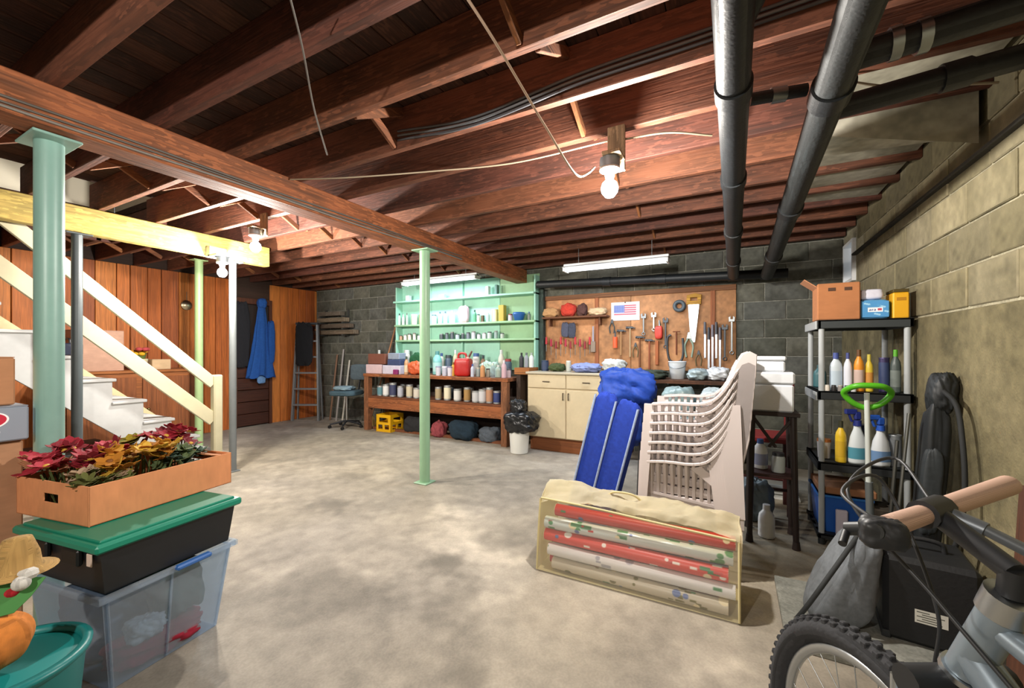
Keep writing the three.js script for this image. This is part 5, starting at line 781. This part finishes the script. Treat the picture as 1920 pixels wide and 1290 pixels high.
  L('grey_sack', 'grey-green plastic sack on the bench left of the pail', 'bag', 1225, 5.0, 0.951, 0.3, 0.1, 0.3, 0x3a4438, 96, 0.6); L('grey_sack', 'pale grey-blue plastic sack right of the pail', 'bag', 1308, 5.02, 0.951, 0.2, 0.12, 0.3, 0x9fb0b4, 97, 0.6, plastic(0x9fb0b4, 0.35)); L('white_sack', 'white plastic sack at the right end under the pegboard', 'bag', 1347, 5.02, 0.951, 0.22, 0.14, 0.3, 0xd8dce0, 98, 0.6, plastic(0xd8dce0, 0.35));
  const gb = thing('grey_tub', 'grey-blue plastic tub stacked between chairs and pegboard', 'tub', [-0.3, 4.35, 0]); mesh('body', [lump(0.62, 0.62, 0.42, 99, 0.08, 4, 8)], plastic(0x4c5a60, 0.45), gb); mesh('lid', [bx(0.64, 0.04, 0.44, 0, 0.635, 0, 0.012)], plastic(0x93a8aa, 0.4), gb);
  for (const [x, w, l] of [[-0.47, 0.28, 'left'], [-0.14, 0.27, 'right']]) { const o = mesh('plastic_sack', [lump(w, 0.26, 0.3, 100 + w * 10, 0.4, 6, 3.4)], plastic(l === 'left' ? 0x8fa6a8 : 0xb9c6c9, 0.35)); o.position.copy(W(x, 4.35, 0.656)); tag(o, l + ' of two pale blue-grey sacks on the grey tub behind the chairs', 'bag', 'sacks on the grey tub'); }
}
{ // pegboard and tools
  const X0 = -2.33, X1 = 0.03, D = 5.385, o = thing('pegboard', 'orange-brown pegboard panel full of hand tools on the back wall', 'pegboard', [(X0 + X1) / 2, D, 0]), w = X1 - X0;
  const pm = mt(0xc98f5c, { rough: 0.65, map: T.stain });
  for (let i = 0; i < 2; i++) mesh('panel', [bx(w / 2 - 0.004, 1.0, 0.014, -w / 4 + i * w / 2, 1.53, -0.003)], pm, o);
  mesh('top_trim', [bx(w, 0.06, 0.03, 0, 2.0, 0.012)], wood(0x8a5a36), o);
  for (const x of [-0.44, 0.94]) mesh('batten', [bx(0.05, 1.0, 0.02, x, 1.53, 0.012)], wood(0xa8643c), o);
  mesh('tool_shelf', [bx(0.9, 0.022, 0.15, -w / 2 + 0.46, 1.72, 0.08)], wood(0x7a4a2a), o); for (const x of [-w / 2 + 0.1, -w / 2 + 0.8]) mesh('shelf_bracket', [bx(0.02, 0.1, 0.1, x, 1.66, 0.055)], wood(0x7a4a2a), o);
  const F = 5.366, hang = (n, l, cat, x, y, group) => thing(n, l, cat, [XB(x, F), F, EYE + (658 - y) * (F / (Math.cos(YAW) + Math.sin(YAW) * (x - 960) / 780)) / 780], 0, group);
  const st = metal(0x8c9092, 0.4), dk = metal(0x54585c, 0.5, 0.8), sh = h => plastic(h, 0.5);
  // poster
  const fl = canvasTex(224, 150, (g, w, h) => { g.fillStyle = '#ded2cc'; g.fillRect(0, 0, w, h); for (let i = 0; i < 9; i++) { g.fillStyle = i % 2 ? '#d8bcc0' : '#b34a5c'; g.fillRect(22, 24 + i * 9, 176, 9); } g.fillStyle = '#5a6ba8'; g.fillRect(22, 24, 84, 63); g.fillStyle = '#c8cfe4'; for (let r = 0; r < 5; r++) for (let c = 0; c < 6; c++) g.fillRect(29 + c * 13, 30 + r * 12, 4, 4); });
  const ps = thing('flag_poster', 'small paper poster of a striped flag pinned on the pegboard', 'poster', [XB(1172, F), 5.374, 1.66]); mesh('paper', [bx(0.36, 0.235, 0.003, 0, 0.1175, 0, 0.0005)], mt(0xded2cc), ps); decal('print', 0.356, 0.23, 0, 0.1175, 0.0022, fl, ps);
  mesh('pin', [sp(0.008, 0, 0.228, 0.004)], sh(0x2a2a2a), ps);
  // long tools: handle and head
  const hammer = (l, x, y, hc, L = 0.3) => { const t = hang('hammer', l, 'hammer', x, y, 'hammers on the pegboard'); mesh('handle', [rod(V(0, -L, 0.018), V(0, 0, 0.018), 0.013, 0.011)], wood(hc), t); mesh('head', [bx(0.07, 0.026, 0.026, 0, 0.012, 0.018, 0.004), rod(V(-0.05, 0.012, 0.018), V(-0.035, 0.012, 0.018), 0.015), bx(0.036, 0.013, 0.024, 0.046, 0.007, 0.018, 0.003, 0, -0.35)], dk, t); };
  hammer('hammer with tan handle left below the flag poster', 1165, 622, 0xb98a5a); hammer('hammer with pale handle directly below the flag poster', 1182, 616, 0xc9a67a, 0.36); hammer('hammer with brown handle right below the flag poster', 1200, 634, 0x8a5632, 0.36); hammer('long hammer with red-brown handle right of the poster', 1218, 640, 0xa05a38, 0.42);
  const wrench = (l, x, y, L, c = st) => { const t = hang('wrench', l, 'wrench', x, y, 'wrenches on the pegboard'); mesh('shank', [bx(0.02, L, 0.01, 0, -L / 2, 0.012)], c, t); mesh('jaw', [ext([[-0.03, -0.02], [0.03, -0.02], [0.034, 0.03], [0.012, 0.045], [0.012, 0.01], [-0.012, 0.01], [-0.012, 0.045], [-0.034, 0.03]], 0.014, 0.002).translate(0, 0, 0.013)], c, t); mesh('ring_end', [new THREE.TorusGeometry(0.018, 0.006, 8, 20).translate(0, -L - 0.012, 0.012)], c, t); };
  wrench('steel wrench right of the flag poster', 1207, 594, 0.2); wrench('bright wrench with white jaw above the red drill', 1226, 592, 0.16, metal(0xc9cccc, 0.3)); wrench('long dark wrench beside the hanging clamp', 1248, 602, 0.3, dk); wrench('tall steel wrench nearest the right edge of the pegboard', 1372, 600, 0.36); wrench('dark wrench left of the tallest right edge wrench', 1359, 615, 0.34, dk);
  { const t = hang('hand_saw', 'hand saw with wide pale blade and yellow handle', 'saw', 1300, 566); mesh('blade', [ext([[-0.06, 0], [0.07, 0], [0.02, -0.48], [-0.03, -0.48]], 0.004, 0.001).translate(0, 0, 0.012)], mt(0xd2d8d4, { rough: 0.35, metal: 0.3 }), t); mesh('handle', [ext([[-0.075, -0.03], [0.085, -0.03], [0.09, 0.08], [0.02, 0.1], [-0.07, 0.08]], 0.024, 0.004, [[[-0.03, 0.01], [-0.03, 0.05], [0.045, 0.05], [0.045, 0.01]]]).translate(0, 0, 0.014)], wood(0xd8a03c), t); }
  { const t = hang('tape_roll', 'round grey tape roll hanging left of the saw', 'tape', 1274, 574); mesh('roll', [new THREE.TorusGeometry(0.052, 0.022, 12, 32).translate(0, 0, 0.026)], sh(0x4a545a), t); mesh('core', [cy(0.034, 0.034, 0.03, 0, -0.015, 0, 24, true).rotateX(Math.PI / 2).translate(0, 0, 0.022)], mt(0xc9b08a, { side: THREE.DoubleSide }), t); }
  { const t = hang('c_clamp', 'large dark C clamp hanging above the white pail', 'clamp', 1267, 628); mesh('frame', [tube([V(-0.05, 0, 0.02), V(-0.085, -0.02, 0.02), V(-0.09, -0.2, 0.02), V(-0.06, -0.31, 0.02), V(0, -0.33, 0.02), V(0.06, -0.31, 0.02), V(0.085, -0.22, 0.02), V(0.08, -0.04, 0.02)], 0.013, 40, 8)], dk, t); mesh('screw', [rod(V(0.01, 0.04, 0.02), V(0.01, -0.24, 0.02), 0.009), rod(V(-0.03, 0.04, 0.02), V(0.05, 0.04, 0.02), 0.005)], wood(0x8a4a2a), t); }
  { const t = hang('tin_snips', 'green handled snips right of the clamp', 'snips', 1292, 632); mesh('blade', [ext([[-0.03, 0], [0.03, 0], [0.012, 0.08], [-0.012, 0.08]], 0.01, 0.002).translate(0, -0.02, 0.012)], st, t); for (const s of [-1, 1]) mesh('grip', [tube([V(s * 0.012, -0.02, 0.014), V(s * 0.045, -0.1, 0.014), V(s * 0.03, -0.24, 0.014)], 0.011, 20, 8)], sh(0x8fa08c), t); }
  { const t = hang('hand_drill', 'red hand drill in the middle of the pegboard', 'drill', 1236, 616); mesh('body', [lump(0.09, 0.16, 0.06, 110, 0.15, 5, 4).translate(0, -0.13, 0.035)], sh(0xc23a2c), t); mesh('chuck', [rod(V(0.01, 0.02, 0.03), V(0.005, 0.1, 0.03), 0.016, 0.009)], st, t); mesh('grip', [bx(0.04, 0.3, 0.035, -0.02, -0.3, 0.03, 0.008)], wood(0xb8683a), t); }
  { const t = hang('grease_gun', 'orange bottle shaped tool hanging at the left of the tools', 'tool', 1155, 632); mesh('barrel', [rod(V(0, -0.14, 0.04), V(0, 0, 0.04), 0.03)], sh(0xd8562c), t); mesh('nozzle', [rod(V(0, 0, 0.04), V(0, 0.08, 0.04), 0.012, 0.006)], dk, t); mesh('hanger', [rod(V(0, 0.05, 0.008), V(0, 0.05, 0.04), 0.004)], dk, t); }
  const driver = (l, x, y, c, L = 0.14) => { const t = hang('screwdriver', l, 'screwdriver', x, y, 'red handled screwdrivers left of the tools'); mesh('handle', [rod(V(0, -0.1, 0.03), V(0, 0, 0.03), 0.015, 0.012)], sh(c), t); mesh('shaft', [rod(V(0, -0.1 - L, 0.03), V(0, -0.1, 0.03), 0.004)], st, t); mesh('clip', [bx(0.02, 0.012, 0.03, 0, -0.09, 0.015)], dk, t); };
  for (let i = 0; i < 10; i++) driver(ORD[i] + ' screwdriver from the left in the row of ten, ' + ['red', 'crimson', 'dark red'][i % 3] + ' handle', 1026 + i * 9, 632 + (i % 3) * 4, [0xb82a34, 0xa81f3c, 0x8a1c28][i % 3], 0.1 + (i % 4) * 0.02);
  for (let i = 0; i < 5; i++) { const t = hang('chisel', ORD[i] + ' chisel from the left at the right side of the pegboard', 'chisel', 1322 + i * 7, 604 + (i * 5 % 3) * 5, 'chisels on the pegboard'); mesh('handle', [rod(V(0, -0.14, 0.022), V(0, 0, 0.022), 0.016, 0.013)], sh([0x5a5a62, 0x3c3f46, 0x74707a, 0x4a4c54, 0x626068][i]), t); mesh('blade', [bx(0.024, 0.28 + (i % 3) * 0.06, 0.006, 0, -0.28 - (i % 3) * 0.03, 0.016)], metal(0xa8acb4, 0.35), t); }
  for (const [i, x] of [[0, 1148], [1, 1192], [2, 1310]]) { const t = hang('pliers', ['dark pliers beside the orange tool', 'pliers hanging between the two middle hammers', 'pliers hanging below the saw tip'][i], 'pliers', x, [606, 650, 665][i], 'pliers on the pegboard'); mesh('jaw', [ext([[-0.02, 0], [0.02, 0], [0.008, 0.05], [-0.008, 0.05]], 0.012, 0.002).translate(0, 0, 0.012)], dk, t); for (const s of [-1, 1]) mesh('grip', [tube([V(s * 0.008, 0.0, 0.012), V(s * 0.03, -0.05, 0.012), V(s * 0.024, -0.13, 0.012)], 0.008, 14, 8)], sh(i ? 0x6a5a3a : 0x2a3434), t); }
  // shelf items and hanging papers at the left
  const sx = (n, l, cat, x, w, h, d, c, seed, soft) => { const o = mesh(n, soft ? [lump(w, h, d, seed, 0.5, 6, 3)] : [bx(w, h, d, 0, h / 2, 0, 0.006)], soft ? cloth(c) : mt(c, { rough: 0.6 })); o.position.copy(W(XB(x, 5.3), 5.3, 1.7325)); tag(o, l, cat); };
  sx('tan_cloth', 'tan cloth heap at the left of the tool shelf', 'cloth', 1033, 0.22, 0.12, 0.12, 0xc99a68, 111, true); sx('red_pouch', 'red pouch on the tool shelf', 'pouch', 1066, 0.2, 0.17, 0.12, 0xd0402e, 112, true); sx('brown_pouch', 'dark patterned pouch right of the red pouch', 'pouch', 1092, 0.13, 0.16, 0.11, 0x5a3a34, 113, true); sx('cream_cloth', 'cream cloth at the right of the tool shelf', 'cloth', 1121, 0.22, 0.1, 0.12, 0xd8b890, 114, true);
  { const t = hang('paint_brush', 'grey paint brush hanging under the tool shelf', 'brush', 1113, 612); mesh('handle', [rod(V(0, -0.2, 0.02), V(0, 0, 0.02), 0.014, 0.01)], sh(0x9a96a0), t); mesh('bristles', [bx(0.06, 0.14, 0.025, 0, -0.27, 0.02)], mt(0x8a7a6a, { rough: 0.95 }), t); }
  { const t = hang('work_gloves', 'dark grey work gloves hanging under the tool shelf', 'gloves', 1066, 606); mesh('glove', [lump(0.1, 0.2, 0.04, 115, 0.3, 6, 4).translate(-0.04, -0.19, 0.025)], cloth(0x55586a), t); mesh('glove', [lump(0.1, 0.2, 0.04, 116, 0.3, 6, 4).translate(0.06, -0.2, 0.03)], cloth(0x484c5c), t); }
}
// ---------------------------------------------------------------- left side: jacket, ladder, stool, things behind the stairs
{
  const j = thing('jacket', 'bright blue jacket hanging on the door by the plank wall', 'jacket', [-7.09, 4.25, 0]), jm = cloth(0x1f57a8);
  const g = new THREE.CylinderGeometry(0.05, 0.2, 1.25, 48, 40, false), p = g.attributes.position;
  for (let i = 0; i < p.count; i++) { const y = p.getY(i) / 1.25 + 0.5, a = Math.atan2(p.getZ(i), p.getX(i)), k = 1 + 0.22 * Math.sin(a * 7 + y * 3) * (1.1 - y) + 0.2 * (fb(a * 2 + 9, y * 6, 3, 3) - 0.5); p.setXYZ(i, p.getX(i) * k * 0.5, p.getY(i) + 1.46 + 0.03 * Math.sin(a * 5) * (y < 0.05 ? 1 : 0), p.getZ(i) * k * (1.0)); } g.computeVertexNormals();
  mesh('body', [g], jm, j); mesh('sleeve', [lump(0.1, 0.72, 0.11, 121, 0.3, 6, 4).translate(0.05, 1.05, -0.13)], jm, j); mesh('lining', [lump(0.05, 0.22, 0.14, 122, 0.4, 6, 4).translate(0.03, 0.72, 0.02)], cloth(0x6f9ad0), j); mesh('hood', [lump(0.12, 0.16, 0.14, 123, 0.4, 6, 3).translate(0, 2.0, 0)], jm, j);
  mesh('hook', [rod(V(-0.07, 2.13, 0), V(0.01, 2.13, 0), 0.006)], metal(0x9a9080), j);
  const dc = thing('dark_coat', 'dark coat hanging beside the blue jacket on the door', 'coat', [-7.1, 3.93, 0]); mesh('body', [lump(0.12, 1.05, 0.22, 124, 0.3, 6, 4).translate(0, 1.0, 0)], cloth(0x1f2027), dc);
  const l = thing('step_ladder', 'folded aluminium stepladder standing in the back left corner', 'ladder', [-6.9, 4.98, 0], 0.5), al = metal(0x9a9ea2, 0.45, 0.6);
  for (const s of [-1, 1]) { mesh('front_rail', [bar(V(s * 0.24, 0, 0.08), V(s * 0.18, 1.75, 0), 0.03, 0.075, V(1, 0, 0))], al, l); mesh('rear_rail', [bar(V(s * 0.23, 0, -0.1), V(s * 0.17, 1.7, -0.04), 0.02, 0.04, V(1, 0, 0))], al, l); }
  for (let k = 1; k <= 5; k++) mesh('step', [bx(0.46 - k * 0.015, 0.03, 0.085, 0, k * 0.29, 0.08 - k * 0.013, 0.004)], al, l); mesh('top_cap', [bx(0.4, 0.04, 0.14, 0, 1.77, -0.01, 0.01)], plastic(0x3a3e44), l);
  const b = mesh('dark_apron', [lump(0.3, 0.75, 0.07, 125, 0.4, 6, 4)], cloth(0x15171d)); b.position.copy(W(-6.83, 4.86, 1.0)); b.rotation.y = 0.5; tag(b, 'black apron draped over the stepladder', 'apron');
  const s = thing('swivel_chair', 'swivel work stool with grey-blue seat left of the bench', 'stool', [-5.68, 4.82, 0], 0.3), sb = cloth(0x4a6470);
  mesh('seat', [lump(0.44, 0.09, 0.42, 126, 0.08, 4, 6).translate(0, 0.53, 0)], sb, s); mesh('backrest', [lump(0.34, 0.26, 0.06, 127, 0.1, 4, 6).translate(0.12, 0.78, -0.2)], cloth(0x56646c), s); mesh('back_stem', [bar(V(0.1, 0.56, -0.18), V(0.12, 0.85, -0.23), 0.03, 0.01)], dkm(), s);
  mesh('column', [rod(V(0, 0.08, 0), V(0, 0.54, 0), 0.02)], metal(0xc0c4c6, 0.3), s);
  for (let k = 0; k < 5; k++) { const a = k / 5 * 6.283, c = Math.cos(a), z = Math.sin(a); mesh('foot_arm', [rod(V(0, 0.11, 0), V(c * 0.26, 0.065, z * 0.26), 0.018, 0.013)], dkm(), s); mesh('caster', [cy(0.025, 0.025, 0.03, 0, -0.015, 0).rotateX(Math.PI / 2).translate(c * 0.26, 0.026, z * 0.26)], plastic(0x1a1b1d), s); }
  mesh('cushion', [lump(0.3, 0.07, 0.3, 128, 0.4, 6, 4).translate(-0.03, 0.62, 0.02)], cloth(0x8aa3ae), s);
  const pole = (lb, X, D, h, c) => tag(mesh('leaning_pole', [rod(W(X, D, 0), W(X - 0.02, D + 0.18, h), 0.016)], mt(c, { rough: 0.7 })), lb, 'pole', 'poles leaning in the corner');
  pole('tall grey pole leaning between ladder and stool', -6.38, 5.18, 1.3, 0x9a9490); pole('brown pole leaning just right of the ladder', -6.55, 5.18, 1.2, 0x7a5a44); pole('pale pole leaning nearest the stool', -6.22, 5.18, 1.1, 0xb9b4a8);
  for (let k = 0; k < 4; k++) tag(mesh('stored_board', [rb(-7.1 + k * 0.05, -6.0 - k * 0.12, 1.577 + k * 0.115, 1.655 + k * 0.115, 5.24, 5.36, 0.006)], old([0x7a6c5a, 0x6a5d50, 0x8a7d6a, 0x756c60][k])), ['lowest', 'second lowest', 'second highest', 'highest'][k] + ' of four weathered boards racked on the back wall', 'board', 'boards racked on the back wall');
  for (const X of [-6.9, -6.3]) tag(mesh('rack_bracket', [rb(X - 0.015, X + 0.015, 1.54, 2.05, 5.36, 5.398), ...[0, 1, 2, 3].map(k => rb(X - 0.015, X + 0.015, 1.55 + k * 0.115, 1.575 + k * 0.115, 5.23, 5.37))], metal(0x4a4a46, 0.6, 0.5)), (X < -6.5 ? 'left' : 'right') + ' iron bracket under the racked boards', 'bracket');
  // dresser behind the stairs with boxes and flowers
  const t = thing('side_table', 'low wooden cupboard behind the stairs by the plank wall', 'cupboard', [-6.72, 2.35, 0]); mesh('body', [bx(0.6, 1.0, 1.3, 0, 0.5, 0)], wood(0xa3602f), t); mesh('top', [bx(0.64, 0.03, 1.34, 0, 1.016, 0)], wood(0xb06a34), t); for (const z of [-0.33, 0.33]) { const d = mesh('door', [bx(0.018, 0.9, 0.6, 0.31, 0.5, z)], wood(0x96562b), t); mesh('knob', [sp(0.018, 0.332, 0.55, z * 0.25)], metal(0x8a7a50), d); }
  carton('pink_box', 'pinkish cardboard box standing on the cupboard behind the stairs', [-6.68, 2.02, 1.032], 0, 0.34, 0.48, 0.44, 0xc9a08a); carton('small_box', 'small tan box on the cupboard right of the pink box', [-6.62, 2.62, 1.032], 0, 0.2, 0.13, 0.2, 0xd2b48e);
  const fp = thing('flower_pot', 'yellow artificial flowers in a pale pot behind the stairs', 'potted flowers', [-6.6, 2.42, 1.032]); mesh('pot', [lathe([[0.0001, 0], [0.06, 0], [0.085, 0.13], [0.08, 0.14], [0.0001, 0.12]], 24)], mt(0xd2c8a4), fp); for (let k = 0; k < 9; k++) mesh('blossom', [sp(0.035, Math.cos(k * 2.4) * 0.06, 0.2 + (k % 3) * 0.03, Math.sin(k * 2.4) * 0.07, 1, 0.7, 1, 10)], mt([0xd8a820, 0xc98a2c, 0xb8484a][k % 3], { rough: 0.9 }), fp); mesh('stems', [cy(0.05, 0.07, 0.1, 0, 0.11, 0, 12)], mt(0x5a6a34), fp);
  const tp = thing('tape_box', 'black and teal toolbox on the stairs behind the railing', 'toolbox', [-5.5, 1.48, 1.231]); mesh('case', [bx(0.22, 0.11, 0.16, 0, 0.055, 0, 0.01)], plastic(0x262c40), tp); mesh('panel', [bx(0.12, 0.06, 0.004, 0.0, 0.055, 0.081)], plastic(0x5c9098), tp); mesh('handle', [tube([V(-0.07, 0.11, 0), V(-0.06, 0.145, 0), V(0.06, 0.145, 0), V(0.07, 0.11, 0)], 0.008, 16, 8)], plastic(0x1a1c22), tp);
  const ml = thing('wall_bell', 'round pale metal bell plate hanging on the plank wall', 'bell', [-7.185, 3.19, 1.95], Math.PI / 2); mesh('plate', [lathe([[0.0001, 0.03], [0.03, 0.028], [0.07, 0.01], [0.075, 0], [0.0001, 0]], 28).rotateX(Math.PI / 2)], metal(0xd8ccb0, 0.3), ml); mesh('hanger', [rod(V(0, 0.06, 0.005), V(0, 0.2, 0.005), 0.004)], metal(0x8a8070), ml);
  const ch = thing('storage_chest', 'black chest pushed under the stairs', 'chest', [-5.3, 1.42, 0]); mesh('body', [bx(0.7, 0.34, 0.6, 0, 0.17, 0, 0.01)], mt(0x18191b, { rough: 0.6 }), ch); mesh('lid', [bx(0.72, 0.05, 0.62, 0, 0.367, 0, 0.012)], mt(0x1d1e20, { rough: 0.6 }), ch);
}
function dkm() { return metal(0x2c2e32, 0.5, 0.5); }
renderer.render(scene, camera);
